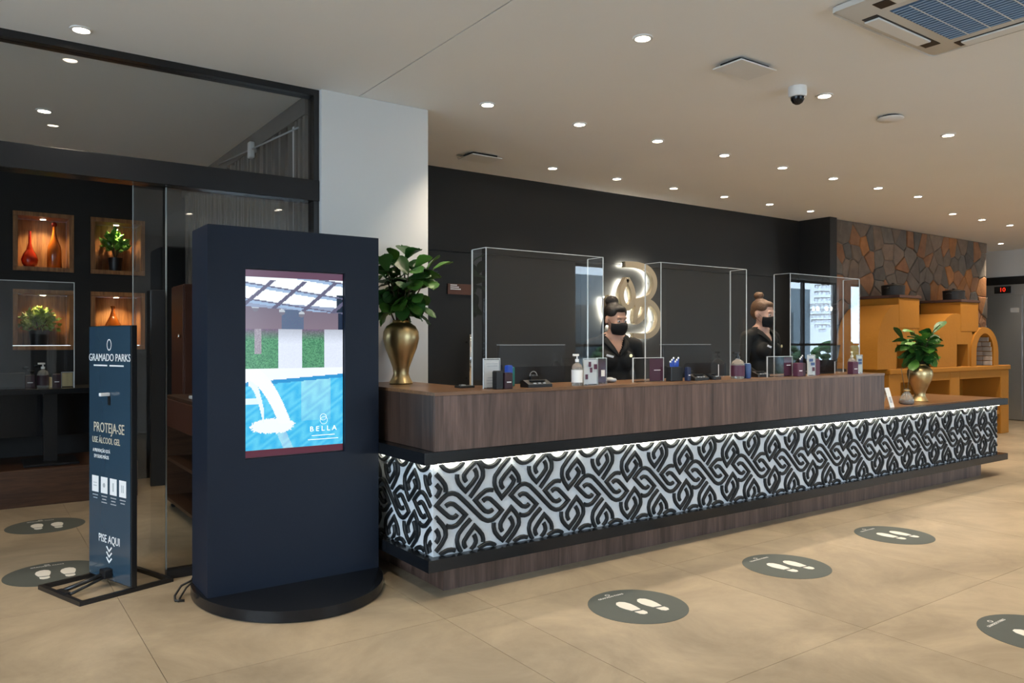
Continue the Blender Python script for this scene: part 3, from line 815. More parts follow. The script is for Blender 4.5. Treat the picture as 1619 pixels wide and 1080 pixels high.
# screen picture: an emissive colour grid
NXs, NZs = 120, 216
def px_pic(s, t):
    """s 0..1 left-right, t 0..1 top-bottom -> linear rgb of the pool picture"""
    rr = random.random
    if t < .035: return (.13,.05,.09)
    if t > .962: return (.105,.02,.04)
    if t < .315:
        lim = .165+.03*s
        if t < lim+.03:
            # skylight panes between receding beams
            a = (s*1.0+(t-.035)*2.1)                 # beams climb to the right
            g = (a*3.1+.12) % 1
            c2 = (t-.02*s*3-.035)/.155
            row = (t-.07*s+.02)/.085 % 1
            if g < .16 and t > .05: return (.13,.12,.20)
            if row < .09: return (.15,.15,.24)
            if s > .93 and t > .12: return (.01,.02,.04)
            if row < .27: return (.36,.50,.72)
            if t > lim: return (.30,.36,.52)
            return (1.0,1.06,1.1)
        if s > .95: return (.01,.02,.05)
        for gs, gt in ((.10,.205), (.36,.222), (.56,.232)):
            d = math.hypot((s-gs)*.55, t-gt)
            if d < .017: return (.55,.6,.66) if t < gt else (.2,.19,.24)
        k = (t-.19)/.12
        if .36 < s < .58: return (.10+.02*rr(),.14+.02*rr(),.25)
        return (.19+.05*k, .15+.03*k, .20+.03*k)
    if t < .53:
        if .325 < s < .57 or s > .80:
            g = .95+.08*rr(); d = .62+.38*min(1, (t-.315)/.08)
            return (.80*g*d, .86*g*d, 1.0*g*d)
        g = rr()
        if s < .33 and .09 < s < .16 and t < .45: return (.30+.15*g,.26+.15*g,.32+.15*g)
        fade = min(1, (t-.315)/.06)
        return (.14-.10*fade+.10*g, .12+.05*fade+.26*g*fade, .14-.05*fade+.12*g)
    arc = .527+1.8*(s-.02)**2
    if s < .45 and t < .83:
        wd = .035+.10*s+.05*max(0, t-.6)
        if arc-wd*.45 < t < arc+wd*1.6 and s > .0: return (.95,1.0,1.02)
        arc2 = .585+9*(s-.03)**2
        if .03 < s < .18 and abs(t-arc2) < .03+.1*s and t < .82: return (.86,.98,1.02)
    edge = .60-.035*s
    wv = .5+.5*math.sin(95*t+9*s+2.5*math.sin(31*s+47*t))*(.4+.6*rr())
    if t < edge: return (.92,.97,1.05)
    sp = ((s-.27)/.2)**2+((t-.838)/.038)**2
    if sp < 1+.4*rr(): return (.93,1.0,1.02)
    if s < .13 and abs(t-.70) < .016: return (.8,.95,1.0)
    if t < edge+.02: return (.02,.30,.66)
    c = [.03+.10*wv, .47+.2*wv, .86+.08*wv]
    if .56 < s < .87 and t < .82: c[0] += .22*(1-(t-edge)*2.4); c[1] += .16*(1-(t-edge)*2.4)
    if abs(s-(.335+.8*(t-.85))) < .05 and t > .86: c[0] += .25; c[1] += .12
    return tuple(c)
random.seed(12)
me = bpy.data.meshes.new('screen_picture')
vs = []; fs = []; cols = []
for j in range(NZs+1):
    for i in range(NXs+1):
        vs.append((sx0+.004+(sx1-sx0-.008)*i/NXs, 0, sz1-.004-(sz1-sz0-.008)*j/NZs))
for j in range(NZs):
    for i in range(NXs):
        a = j*(NXs+1)+i
        fs.append((a, a+NXs+1, a+NXs+2, a+1))
        cols.append(px_pic((i+.5)/NXs, (j+.5)/NZs))
me.from_pydata(vs, [], fs)
ca = me.color_attributes.new('picture', 'FLOAT_COLOR', 'CORNER')
flat = []
for c in cols: flat += [c[0], c[1], c[2], 1.0]*4
ca.data.foreach_set('color', flat)
ms = bpy.data.materials.new('screen_picture'); ms.use_nodes = True
nt = ms.node_tree; b = nt.nodes['Principled BSDF']
at = nt.nodes.new('ShaderNodeAttribute'); at.attribute_name = 'picture'
nt.links.new(at.outputs['Color'], b.inputs['Emission Color']); b.inputs['Emission Strength'].default_value = 1.0
b.inputs['Base Color'].default_value = (.01,.01,.01,1); b.inputs['Roughness'].default_value = .12; b.inputs['Specular IOR Level'].default_value = .18
me.materials.append(ms)
scr = MB().box(sx0, sx1, KY0+.024, KY0+.05, sz0, sz1).build('screen', 'black_plastic', kt)
link('screen_picture', me, scr, (0, KY0+.0235, 0))
mat('glow_white', (.8,.8,.8), .5, emit=(1,1,1), estr=.75)
text('lettering', 'B E L L A', .038, 'glow_white', scr, (.145, KY0+.022, .862), sx=1.05)
m = MB()
for c, r in (((.145,.925),.017), ((.148,.907),.02)):
    for k in range(20):
        a0, a1 = 2*PI*k/20, 2*PI*(k+1)/20
        m.box(c[0]+r*math.cos(a0)-.0012, c[0]+r*math.cos(a0)+.0012, KY0+.0215, KY0+.0225, c[1]+r*math.sin(a0)-.0018, c[1]+r*math.sin(a0)+.0018)
m.build('emblem', 'glow_white', scr)
m = MB(); m.box(.08, .21, KY0+.0215, KY0+.0225, .826, .829); m.box(.06, .23, KY0+.0215, KY0+.0225, .805, .808); m.build('fine_print', 'glow_white', scr)
m = MB(); m.tube([(-w+.02, KY1+.005, .08), (-w-.05, KY1+.02, .05), (-w-.09, KY1-.02, .015), (-w-.10, KY1-.08, .008), (-w-.06, KY1-.10, .008)], .006, 6)
m.tube([(-w+.02, KY1+.005, .08), (-w-.03, KY1+.0, .04), (-w-.07, KY1-.05, .01), (-w-.09, KY1-.10, .008)], .005, 6)
m.build('power_cable', 'black_plastic', kt)

# ------------------------------------------------------------------ SANITIZER SIGN
u = Vector((.151,-.441)).normalized()       # width direction (towards the viewer)
dvec = Vector((.453,.183)).normalized()     # depth direction (away from its face)
st = thing('sanitizer_sign', 'slim dark blue foot-operated sanitizer stand with white print', 'sign', (.317, 4.854, 0))
st.rotation_euler = (0, 0, math.atan2(u.y, u.x))     # local x = width, local y = depth
W, D = .466, .489
def fbar(p, q, r=.011): return MB().tube([p, q], r, 4)
m = MB(); m.box(0, W, -.012, .012, 0, .022); m.build('base_front_bar', 'black_metal', st)
m = MB(); m.box(0, .022, .012, D, 0, .022); m.build('base_side_bar', 'black_metal', st)
m = MB(); m.box(W-.022, W, .012, D, 0, .022); m.build('base_side_bar', 'black_metal', st)
m = MB(); m.box(.022, W-.022, D-.022, D, 0, .022); m.build('base_rear_bar', 'black_metal', st)
PY = .255
MB().box(.004, W-.004, PY, PY+.03, .022, 1.42, .002).build('panel', 'black_metal', st)
face = MB().box(.010, W-.012, PY-.0035, PY-.0005, .03, 1.416).build('print_face', 'sign_teal', st)
m = MB(); m.tube([(W/2-.03, .02, .02), (W/2+.01, PY-.02, .07)], .012, 6); m.tube([(W/2+.06, .02, .02), (W/2+.02, PY-.02, .06)], .008, 6); m.box(W/2-.05, W/2+.05, .0, .03, .012, .03, .003); m.build('foot_pedal', 'black_metal', st)
MB().box(W/2-.02, W/2+.04, PY-.05, PY-.004, .045, .095, .006).build('pedal_hinge', 'black_metal', st)
cxs = W/2
text('lettering', 'GRAMADO PARKS', .058, 'print_white', face, (cxs, PY-.0045, 1.243), sx=.95)
m = MB()
for k in range(2): m.box(cxs-.17+k*.175, cxs-.02+k*.175, PY-.0048, PY-.0042, 1.197, 1.205)
m.build('fine_print', 'print_white', face)
m = MB()
for k in range(24):
    a = 2*PI*k/24
    m.box(cxs+.022*math.cos(a)-.003, cxs+.022*math.cos(a)+.003, PY-.0048, PY-.0042, 1.315+.022*math.sin(a)*1.3-.003, 1.315+.022*math.sin(a)*1.3+.003)
m.build('emblem', 'print_white', face)
nz = MB(); nz.box(cxs-.012, cxs+.012, PY-.055, PY-.004, 1.035, 1.053, .003)
nz.build('nozzle', 'white_plastic', st)
MB().box(cxs-.012, cxs+.014, PY-.006, PY-.004, .985, 1.04).build('nozzle_slot', 'black_plastic', st)
text('lettering', 'PROTEJA-SE', .078, 'print_tan', face, (cxs-.005, PY-.0045, .855), sx=.82)
text('lettering', 'USE ÁLCOOL GEL', .048, 'print_tan', face, (cxs-.035, PY-.0045, .785), sx=.80)
text('lettering', 'A PREVENÇÃO ESTÁ', .026, 'print_white', face, (cxs-.085, PY-.0045, .727), sx=.8)
text('lettering', 'EM SUAS MÃOS', .028, 'print_white', face, (cxs-.085, PY-.0045, .694), sx=.85)
for k in range(4):
    x = cxs-.152+k*.099
    ic = MB().box(x-.036, x+.036, PY-.0055, PY-.0040, .495, .585, .0006).build('icon_tile', 'print_white', face)
    m = MB()
    if k == 0: m.box(x-.018, x+.018, PY-.006, PY-.0053, .528, .532); m.box(x-.02, x+.02, PY-.006, PY-.0053, .545, .548)
    elif k == 1: m.cyl(.013, 0, .0006, segs=16, mtx=Matrix.Translation((x, PY-.0053, .54)) @ Matrix.Rotation(PI/2, 4, 'X'))
    elif k == 2: m.box(x-.006, x+.006, PY-.006, PY-.0053, .515, .562)
    else: m.box(x-.012, x-.004, PY-.006, PY-.0053, .52, .56); m.box(x+.004, x+.012, PY-.006, PY-.0053, .52, .56)
    m.build('icon_mark', 'grey_plastic', ic)
    m = MB()
    for j in range(2 if k in (0,3) else 3): m.box(x-.03+.008*(j%2), x+.03-.008*(j%2), PY-.0048, PY-.0042, .476-j*.017, .481-j*.017)
    m.build('fine_print', 'grey_plastic', face)
text('lettering', 'PISE AQUI', .062, 'print_white', face, (cxs, PY-.0045, .245), sx=.84)
for k in range(3):
    z = .205-k*.03
    MB().prism([(cxs-.032,z), (cxs-.024,z+.006), (cxs,z-.016), (cxs+.024,z+.006), (cxs+.032,z), (cxs,z-.028)], PY-.0048, PY-.0042, 'y').build('chevron', 'print_white', face)

# ------------------------------------------------------------------ FLOOR DECALS
def ellpts(cx, cy, a, b, n=20, cut=None):
    return [(cx+a*math.cos(2*PI*k/n), cy+b*math.sin(2*PI*k/n)) for k in range(n)]
disc_me = MB().cyl(.252, 0, .0012, segs=48).mesh('decal_disc', 'decal_grey')
def sole(sx):
    c = [(-.006,-.052), (.030,-.060)] if sx > 0 else [(-.030,-.060), (.006,-.052)]
    top = [(.034,-.01), (.037,.03), (.030,.065), (.015,.083), (-.002,.086), (-.02,.075), (-.033,.045), (-.034,.01)]
    return c+top if sx < 0 else c+top
foot_me = MB().prism([(-.026,-.048), (.026,-.058), (.036,-.01), (.040,.035), (.032,.075), (.012,.095), (-.01,.093), (-.03,.07), (-.039,.03), (-.036,-.005)], .0012, .0018, 'z').mesh('sole_print', 'decal_white')
heel_me = MB().prism([(-.024,-.066), (.026,-.076), (.027,-.105), (.014,-.124), (-.008,-.124), (-.022,-.105)], .0012, .0018, 'z').mesh('heel_print', 'decal_white')
decals = [((2.756,2.80), 'round grey footprint floor sticker nearest the counter corner'), ((3.967,2.79), 'round grey footprint floor sticker, middle of the three along the counter'),
          ((5.21,2.81), 'round grey footprint floor sticker farthest along the counter'), ((3.99,1.47), 'round grey floor sticker cut off by the lower picture edge at right'),
          ((.457,6.50), 'round grey footprint floor sticker inside the shop'), ((.402,5.14), 'round grey footprint floor sticker behind the sanitizer stand')]
for (x, y), lab in decals:
    t = thing('floor_sticker', lab, 'floor sticker', (x, y, .0003), 0, 'footprint floor stickers')
    dd = link('disc', disc_me, t)
    for s in (-1, 1):
        f = link('sole_print', foot_me, t, (s*.062+.01, -.005-.012*s, 0)); f.scale = (1.0, .92, 1)
        h = link('heel_print', heel_me, t, (s*.062+.01, -.005-.012*s, 0)); h.scale = (1.0, .92, 1)
    text('lettering', 'GRAMADO PARKS', .021, 'decal_white', dd, (-.02, .178, .0015), rot=(0,0,0), ext=.0003)
    m = MB()
    for k in range(16):
        a = 2*PI*k/16; m.box(-.02+.012*math.cos(a)-.002, -.02+.012*math.cos(a)+.002, .205+.010*math.sin(a)-.002, .205+.010*math.sin(a)+.002, .0012, .0017)
    m.build('emblem', 'decal_white', dd)

# ------------------------------------------------------------------ VASES AND FIG LEAVES
def vase(label, loc, h, r):
    t = thing('gold_vase', label, 'vase', loc, 0, 'gold vases on the counter')
    P = [(.62,0), (.66,.012), (.62,.04), (.50,.10), (.42,.17), (.46,.26), (.66,.42), (.88,.58), (1.0,.73), (.97,.84), (.80,.93), (.52,.985), (.46,1.0)]
    MB().lathe([(a*r, z*h) for a, z in P], 36).build('body', 'gold', t, 60)
    MB().lathe([(.46*r,h), (.49*r,h+.006), (.44*r,h+.01), (.40*r,h-.01), (.38*r,h*.9), (.001,h*.9)], 30).build('rim', 'gold', t, 60)
    return t
vase('larger gold vase on the counter end beside the white pillar', (2.195, 4.30, 1.0712), .385, .112)
vase('smaller gold vase on the low bar near the orange ovens', (7.40, 3.74, .7682), .345, .112)
def leaf_mesh(L, W, curl, fold):
    bm = bmesh.new(); rows = []
    prof = [(0,.04), (.12,.16), (.32,.30), (.55,.46), (.74,.5), (.9,.36), (1.0,.06)]
    for s, wv in prof:
        y = s*L; z = -curl*L*s*s
        ww = wv*W
        rows.append([bm.verts.new((-ww, y, z+fold*ww)), bm.verts.new((-ww*.5, y, z+fold*ww*.3+.01*math.sin(s*12))), bm.verts.new((0, y, z-.002)), bm.verts.new((ww*.5, y, z+fold*ww*.3+.01*math.cos(s*12))), bm.verts.new((ww, y, z+fold*ww))])
    for i in range(len(rows)-1):
        for k in range(4):
            f = bm.faces.new((rows[i][k], rows[i][k+1], rows[i+1][k+1], rows[i+1][k])); f.smooth = True
    mb = MB(); mb.bm.free(); mb.bm = bm
    return mb
def fig(label, loc, spread, height, nstem, seed, L):
    rnd = random.Random(seed)
    t = thing('fig_branches', label, 'plant', loc, 0, 'leafy fig arrangements')
    meshes = [leaf_mesh(L*a, L*b, c, d).mesh('leaf', mm) for a, b, c, d, mm in ((1,.72,.25,.25,'leaf_green'), (.85,.66,.45,.35,'leaf_dark'), (1.1,.74,.15,.15,'leaf_dark'), (.9,.7,.35,.1,'leaf_green'))]
    for k in range(nstem):
        a = 2*PI*k/nstem+rnd.uniform(-.3,.3); out = rnd.uniform(.25,1)*spread; hh = height*rnd.uniform(.55,1.0)*(1-.25*out/spread)
        base = Vector((.015*math.cos(a), .015*math.sin(a), -.1)); tip = Vector((out*math.cos(a), out*math.sin(a), hh))
        mid = Vector((tip.x*.35, tip.y*.35, hh*.6))
        pts = [((1-s)**2*base+2*s*(1-s)*mid+s*s*tip) for s in (0,.25,.5,.75,1)]
        MB().tube(pts, [.006,.005,.0045,.004,.003], 6).build('stem', 'stem_brown', t)
        nl = 9
        for j in range(nl):
            s = .35+.65*(j+.5)/nl
            p = (1-s)**2*base+2*s*(1-s)*mid+s*s*tip
            az = a+j*2.4+rnd.uniform(-.4,.4); el = rnd.uniform(-.5,.7)+(.5 if j > nl-3 else 0)-(.35 if j < 3 else 0)
            d = Vector((math.cos(az)*math.cos(el), math.sin(az)*math.cos(el), math.sin(el)))
            q = d.to_track_quat('Y', 'Z')
            o = link('leaf', rnd.choice(meshes), t, p); o.rotation_mode = 'QUATERNION'
            o.rotation_quaternion = q @ Euler((0, rnd.uniform(-.6,.6), 0)).to_quaternion()
            sc = rnd.uniform(.75,1.1); o.scale = (sc, sc, sc)
    return t
fig('broad-leaved green fig branches in the larger gold vase', (2.195, 4.30, 1.0712+.385), .23, .50, 13, 21, .15)
fig('broad-leaved green fig branches in the smaller gold vase', (7.40, 3.74, .7682+.345), .20, .36, 12, 8, .145)

# ------------------------------------------------------------------ ACRYLIC SCREENS
SYF, SYB, STOP = 3.62, 3.765, 1.862-1.0712
def acrylic(label, x0, x1, slot):
    t = thing('acrylic_screen', label, 'screen', ((x0+x1)/2, SYF, 1.0712), 0, 'acrylic protection screens on the counter')
    w = (x1-x0)/2; th = .005; a0, a1 = slot[0]-(x0+x1)/2, slot[1]-(x0+x1)/2
    MB().prism([(-w,0), (a0,0), (a0,.10), (a0+.015,.115), (a1-.015,.115), (a1,.10), (a1,0), (w,0), (w,STOP), (-w,STOP)], 0, th, 'y').build('front_pane', 'acrylic', t)
    for s in (-1, 1):
        xx = s*w
        MB().box(min(xx,xx-s*th), max(xx,xx-s*th), th, SYB-SYF, 0, STOP).build('side_pane', 'acrylic', t)
        MB().box(xx-.002, xx+.002, -.002, .002, 0, STOP).build('corner_edge', 'edge_white', t)
        MB().box(xx-.0035, xx+.0035, SYB-SYF-.001, SYB-SYF+.004, 0, STOP).build('rear_edge', 'edge_white', t)
        MB().box(xx-.003, xx+.003, 0, SYB-SYF, STOP, STOP+.003).build('top_edge', 'edge_white', t)
    MB().box(-w, w, 0, th, STOP, STOP+.003).build('top_edge', 'edge_white', t)
    MB().box(a1-.001, a1+.002, -.001, th, 0, .1).build('slot_edge', 'edge_white', t)
acrylic('clear acrylic screen nearest the larger gold vase', 2.38, 3.26, (2.56, 3.02))
acrylic('clear acrylic screen between the two receptionists', 3.777, 4.668, (4.0, 4.36))
acrylic('clear acrylic screen at the far end of the walnut counter', 5.198, 6.16, (5.40, 5.80))

# ------------------------------------------------------------------ COUNTER THINGS
CZ = 1.0712
G = 'small items on the reception counter'
def monitor(label, x, y, rz):
    t = thing('monitor', label, 'monitor', (x, y, .7655), rz, 'monitors behind the counter')
    MB().box(-.26, .26, -.02, .012, .22, .545, .004).build('back_shell', 'black_plastic', t)
    MB().box(-.25, .25, .0125, .016, .235, .535).build('display', 'black_lacquer', t)
    m = MB()
    for k in range(24):
        a0, a1 = 2*PI*k/24, 2*PI*(k+1)/24
        m.prism([(.026*math.cos(a0),.35+.026*math.sin(a0)), (.026*math.cos(a1),.35+.026*math.sin(a1)), (.031*math.cos(a1),.35+.031*math.sin(a1)), (.031*math.cos(a0),.35+.031*math.sin(a0))], -.0215, -.020, 'y')
    m.build('emblem_ring', 'grey_plastic', t)
    text('lettering', 'DELL', .022, 'grey_plastic', t, (0, -.0212, .35))
    MB().box(-.26, .26, -.021, .013, .545, .549).build('top_edge', 'grey_plastic', t)
    MB().box(-.035, .035, -.045, -.02, .02, .35, .004).build('stand', 'black_plastic', t)
    MB().box(-.12, .12, -.10, .07, 0, .02, .004).build('foot', 'black_plastic', t)
monitor('black monitor seen from behind through the first acrylic screen', 2.93, 3.93, 0)
monitor('black monitor seen from behind through the middle acrylic screen', 4.36, 3.93, 0)
t, c = card_holder('card_holder', 'white printed card in a clear holder at the first screen', (2.388, 3.575, CZ), .108, .165, 'paper', G)
lines(c, 'grey_plastic', [(0,.138,.08), (0,.125,.07), (0,.03,.07), (0,.045,.075), (0,.06,.06)], .05, .004)
box_item('card_box', 'black card box beside the white printed card', 'box', (2.385, 3.51, CZ), .045, .045, .098, 'black_plastic', G)
box_item('card_box', 'dark purple card box with small white print near the first screen', 'box', (2.438, 3.50, CZ), .052, .045, .088, 'burgundy_dark', G, 0, 'navy_card', 'print_white')
box_item('card_stack', 'bright blue cards standing behind the purple card box', 'card', (2.50, 3.57, CZ), .04, .03, .125, 'blue_card', G, .3)
box_item('card_stack', 'green reflection in the first acrylic screen, built as a card', 'card', (2.60, 3.70, CZ), .06, .025, .11, 'teal_reflection', G, .2)  # a teal reflection in the acrylic, modelled as a solid card
def reader(label, loc, w, rz=0):
    t = thing('card_reader', label, 'card reader', loc, rz, G)
    MB().prism([(-.035,0), (.045,0), (.045,.038), (.02,.042), (-.035,.018)], -w/2, w/2, 'x').build('body', 'black_plastic', t)
    MB().box(-w*.3, w*.3, -.012, .018, .034, .04).build('display', 'black_lacquer', t)
    m = MB()
    for k in range(3): m.box(-w*.25+k*w*.2, -w*.15+k*w*.2, -.03, -.02, .021, .027)
    m.build('key', 'grey_plastic', t)
reader('black card reader lying beneath the first monitor', (2.67, 3.53, CZ), .17)
pump_bottle('sanitizer_bottle', 'clear gel bottle with white pump beside the leaflet holder', (2.963, 3.52, CZ), .188, .033, 'bottle_clear', 'paper', 'white_plastic', G)
t, c = card_holder('leaflet_holder', 'clear leaflet holder with patterned pink and white leaflets', (3.065, 3.515, CZ), .108, .158, 'paper', G)
lines(c, 'burgundy', [(-.035,.05,.02), (.035,.11,.025), (-.01,.125,.02), (.0,.09,.018)], .02, .03)
t, c = card_holder('card_holder', 'burgundy card with white square in a clear holder before the first receptionist', (3.225, 3.595, CZ), .078, .158, 'burgundy', G)
MB().box(-.008, .022, -.0058, -.0048, .045, .085).build('printed_square', 'paper', c)
t = thing('computer_mouse', 'grey computer mouse beside the burgundy card', 'mouse', (3.36, 3.66, CZ))
MB().ell((0,0,.017), (.03,.05,.017)).build('shell', 'grey_plastic', t)
MB().box(-.003, .003, -.04, -.02, .028, .036, .001).build('wheel', 'black_plastic', t)
t, c = card_holder('card_holder', 'wide clear holder with burgundy card right of the first receptionist', (3.62, 3.58, CZ), .275, .155, 'burgundy', G, 0, .06, 'card holder', .01)
lines(c, 'print_white', [(.075,.075,.06)], .06, .004); 
def pen_cup(label, loc, m_, n, col, s=.06):
    t = thing('pen_cup', label, 'pen cup', loc, 0, G)
    MB().box(-s, s, -.025, .025, 0, .095, .003).build('cup', m_, t)
    for k in range(n):
        x = -s*.7+1.4*s*k/max(1,n-1)
        p = MB().tube([(x*.8,0,.05), (x,.0,.125+.012*(k%3))], .005, 6).build('pen', col, t)
        MB().ell((x,0,.128+.012*(k%3)), (.006,.006,.008), segs=8, rings=6).build('pen_tip', 'print_white', p)
pen_cup('black pen cup filled with blue pens at the middle screen', (3.83, 3.55, CZ), 'black_plastic', 6, 'blue_card', .055)
box_item('card_box', 'dark blue card box beside the pen cup', 'box', (3.915, 3.51, CZ), .03, .03, .09, 'navy_card', G, 0, None, 'print_white')
reader('flat black card reader beside the pen cup', (4.04, 3.53, CZ), .14)
reader('small black card reader with key ring at the middle screen', (4.2, 3.53, CZ), .09, .3)
pump_bottle('sanitizer_bottle', 'gel bottle with burgundy label and black pump before the second receptionist', (4.455, 3.53, CZ), .19, .048, 'bottle_clear', 'burgundy', 'black_plastic', G)
t = thing('drink_can', 'small blue can beside the burgundy labelled bottle', 'can', (4.535, 3.51, CZ), 0, G)
MB().lathe([(.022,0), (.026,.006), (.026,.098), (.021,.106)], 16).build('body', 'blue_can', t, 40); MB().cyl(.021, .106, .108, segs=16).build('lid', 'steel', t)
reader('low grey card terminal before the second receptionist', (4.80, 3.6, CZ), .14)
t, c = card_holder('card_holder', 'empty looking clear holder right of the second receptionist', (4.955, 3.54, CZ), .30, .15, 'burgundy', G, 0, .06, 'card holder', .05)
lines(c, 'print_white', [(.10,.085,.05)], .05, .004)
box_item('card_box', 'burgundy card box standing at the third screen', 'box', (5.115, 3.495, CZ), .065, .045, .10, 'burgundy', G, 0, None, 'print_white')
box_item('card_box', 'small black and red card box at the third screen', 'box', (5.19, 3.52, CZ), .055, .045, .098, 'burgundy_dark', G)
pen_cup('narrow navy pen cup at the third screen', (5.265, 3.57, CZ), 'navy_card', 3, 'navy_card', .022)
t, c = card_holder('leaflet_holder', 'clear leaflet holder with violet leaflets before the laptop', (5.315, 3.515, CZ), .09, .158, 'paper', G)
lines(c, 'blue_can', [(-.01,.12,.05), (.01,.09,.05)], .05, .022); lines(c, 'burgundy', [(.02,.05,.03)], .03, .03)
box_item('card_box', 'dark red box tucked beside the open laptop', 'box', (5.43, 3.56, CZ), .06, .05, .125, 'burgundy', G)
t = thing('laptop', 'open dark laptop inside the third acrylic screen', 'laptop', (5.72, 3.74, CZ), .0)
MB().box(-.17, .17, -.10, .10, 0, .016, .003).build('keyboard_base', 'black_plastic', t)
MB().prism([(-.105,.010), (-.093,.010), (-.142,.235), (-.154,.235)], -.17, .17, 'x').build('lid', 'black_lacquer', t)
MB().box(-.16, .16, -.085, .06, .0162, .018).build('keyboard', 'black_metal', t)
t.location.y = 3.78
pump_bottle('sanitizer_bottle', 'gel bottle with cream pump at the far end of the counter', (5.955, 3.565, CZ), .18, .032, 'bottle_clear', 'paper', 'cream_plastic', G)
box_item('card_box', 'burgundy card box at the far end of the counter', 'box', (5.87, 3.505, CZ), .075, .05, .097, 'burgundy', G, 0, None, 'print_white')
t, c = card_holder('leaflet_holder', 'small clear leaflet holder at the very end of the walnut counter', (6.06, 3.56, CZ), .075, .15, 'paper', G)
lines(c, 'blue_can', [(0,.11,.05), (0,.085,.05)], .05, .02)
t = thing('cable_tray', 'small black tray at the inner corner of the counter', 'tray', (2.30, 3.72, CZ))
MB().box(-.05, .05, -.03, .03, 0, .012, .003).build('tray', 'black_plastic', t); MB().box(-.03, .0, -.015, .015, .012, .018, .002).build('clip', 'steel', t)
# low bar: tent card, diffuser
BZ = .7682
t = thing('tent_card', 'pale blue folded tent card on the low bar', 'card', (6.48, 3.56, BZ), .15)
MB().prism([(-.05,0), (-.046,0), (.0,.165), (-.004,.168)], -.045, .045, 'x').build('front_leaf', 'paper', t)
MB().prism([(.05,0), (.046,0), (-.004,.165), (.0,.168)], -.045, .045, 'x').build('rear_leaf', 'paper', t)
MB().prism([(-.0405,.04), (-.0395,.04), (-.0255,.09), (-.0265,.09)], -.02, .02, 'x').build('printed_square', 'grey_plastic', t)
t = thing('reed_diffuser', 'clear glass reed diffuser with two sticks on the low bar', 'diffuser', (6.93, 3.62, BZ))
MB().lathe([(.05,0), (.068,.012), (.06,.05), (.035,.095), (.02,.115), (.02,.135), (.026,.14)], 8).build('bottle', 'bottle_clear', t)
MB().lathe([(.03,.005), (.055,.014), (.052,.035), (.001,.036)], 8).build('oil', 'amber_glass', t)
for a in ((-.06,.02,.33), (.03,-.01,.31)):
    MB().tube([(0,0,.03), a], .003, 6).build('reed_stick', 'stem_brown', t)
MB().lathe([(.027,.118), (.03,.125), (.027,.132)], 16).build('collar', 'gold', t)

# ------------------------------------------------------------------ LOGO AND DOOR PLATE
lg = thing('wall_logo', 'backlit champagne letter logo mounted on the black wall', 'logo', (5.8, 6.0, 1.75))
def cat(p, sub=5):
    pts = [Vector(q) for q in p]; out = []
    for i in range(len(pts)-1):
        p0, p1, p2, p3 = pts[max(i-1,0)], pts[i], pts[i+1], pts[min(i+2,len(pts)-1)]
        for k in range(sub):
            s = k/sub
            out.append(.5*((2*p1)+(p2-p0)*s+(2*p0-5*p1+4*p2-p3)*s*s+(3*p1-p0-3*p2+p3)*s**3))
    out.append(pts[-1]); return out
def ribbon(name, p, w, y0, y1, m_, parent, closed=False):
    pts = cat(p+[p[0]] if closed else p); n = len(pts); mb = MB(); rows = []
    for i in range(n):
        t = (pts[min(i+1,n-1)]-pts[max(i-1,0)]).normalized(); nv = Vector((-t.y,t.x))*w/2
        a, b = pts[i]+nv, pts[i]-nv
        rows.append([mb.bm.verts.new((q.x-5.8, y-6.0, q.y-1.75)) for q, y in ((a,y0), (a,y1), (b,y1), (b,y0))])
    for i in range(n-1):
        for k in range(4): mb.bm.faces.new((rows[i][k], rows[i][(k+1)%4], rows[i+1][(k+1)%4], rows[i+1][k]))
    mb.bm.faces.new(rows[0]); mb.bm.faces.new(rows[-1][::-1])
    return mb.build(name, m_, parent, 35)
strokes = {
 'upper_bowl': [(5.625,2.147), (5.74,2.152), (5.84,2.148), (5.963,2.12), (6.045,2.05), (6.07,1.97), (6.05,1.89), (5.99,1.82), (5.90,1.782), (5.80,1.765), (5.74,1.745)],
 'upper_petal': [(5.659,1.995), (5.60,1.91), (5.575,1.82), (5.60,1.74), (5.66,1.69), (5.73,1.74), (5.748,1.82), (5.72,1.91), (5.659,1.995)],
 'lower_bowl': [(5.76,1.735), (5.83,1.757), (5.90,1.768), (6.0,1.755), (6.08,1.70), (6.125,1.62), (6.125,1.55), (6.09,1.47), (6.02,1.418), (5.93,1.395), (5.74,1.395)],
 'lower_petal': [(5.93,1.76), (5.83,1.735), (5.785,1.66), (5.775,1.55), (5.86,1.585), (5.915,1.66), (5.93,1.76)],
 'left_petal': [(5.372,1.79), (5.378,1.70), (5.41,1.60), (5.47,1.53), (5.55,1.50), (5.56,1.60), (5.52,1.69), (5.45,1.75), (5.372,1.79)]}
for i, (k, p) in enumerate(strokes.items()):
    r = ribbon(k, p, .060, 5.90-.002*i, 5.955-.001*i, 'logo_champagne', lg)
    ribbon('halo_strip', p, .026, 5.957, 5.962, 'halo_emit', r)
for (x, z) in ((5.66,2.15), (6.06,1.97), (6.11,1.55), (5.8,1.397), (5.39,1.65), (5.59,1.78)):
    MB().tube([(x-5.8, -.046, z-1.75), (x-5.8, 0, z-1.75)], .006, 6).build('standoff', 'chrome', lg)
t = thing('door_plate', 'small reddish brown door plate beside the fig leaves', 'sign', (3.655, 5.99, 1.81))
MB().box(-.135, .135, -.012, .002, -.048, .048, .002).build('plate', 'brown_sign', t)
for x0, x1, z in ((-.11,-.02,.018), (-.11,.0,0), (-.11,-.04,.036)):
    MB().box(x0, x1, -.0135, -.012, z-.005, z+.005).build('printed_line', 'print_white', t)

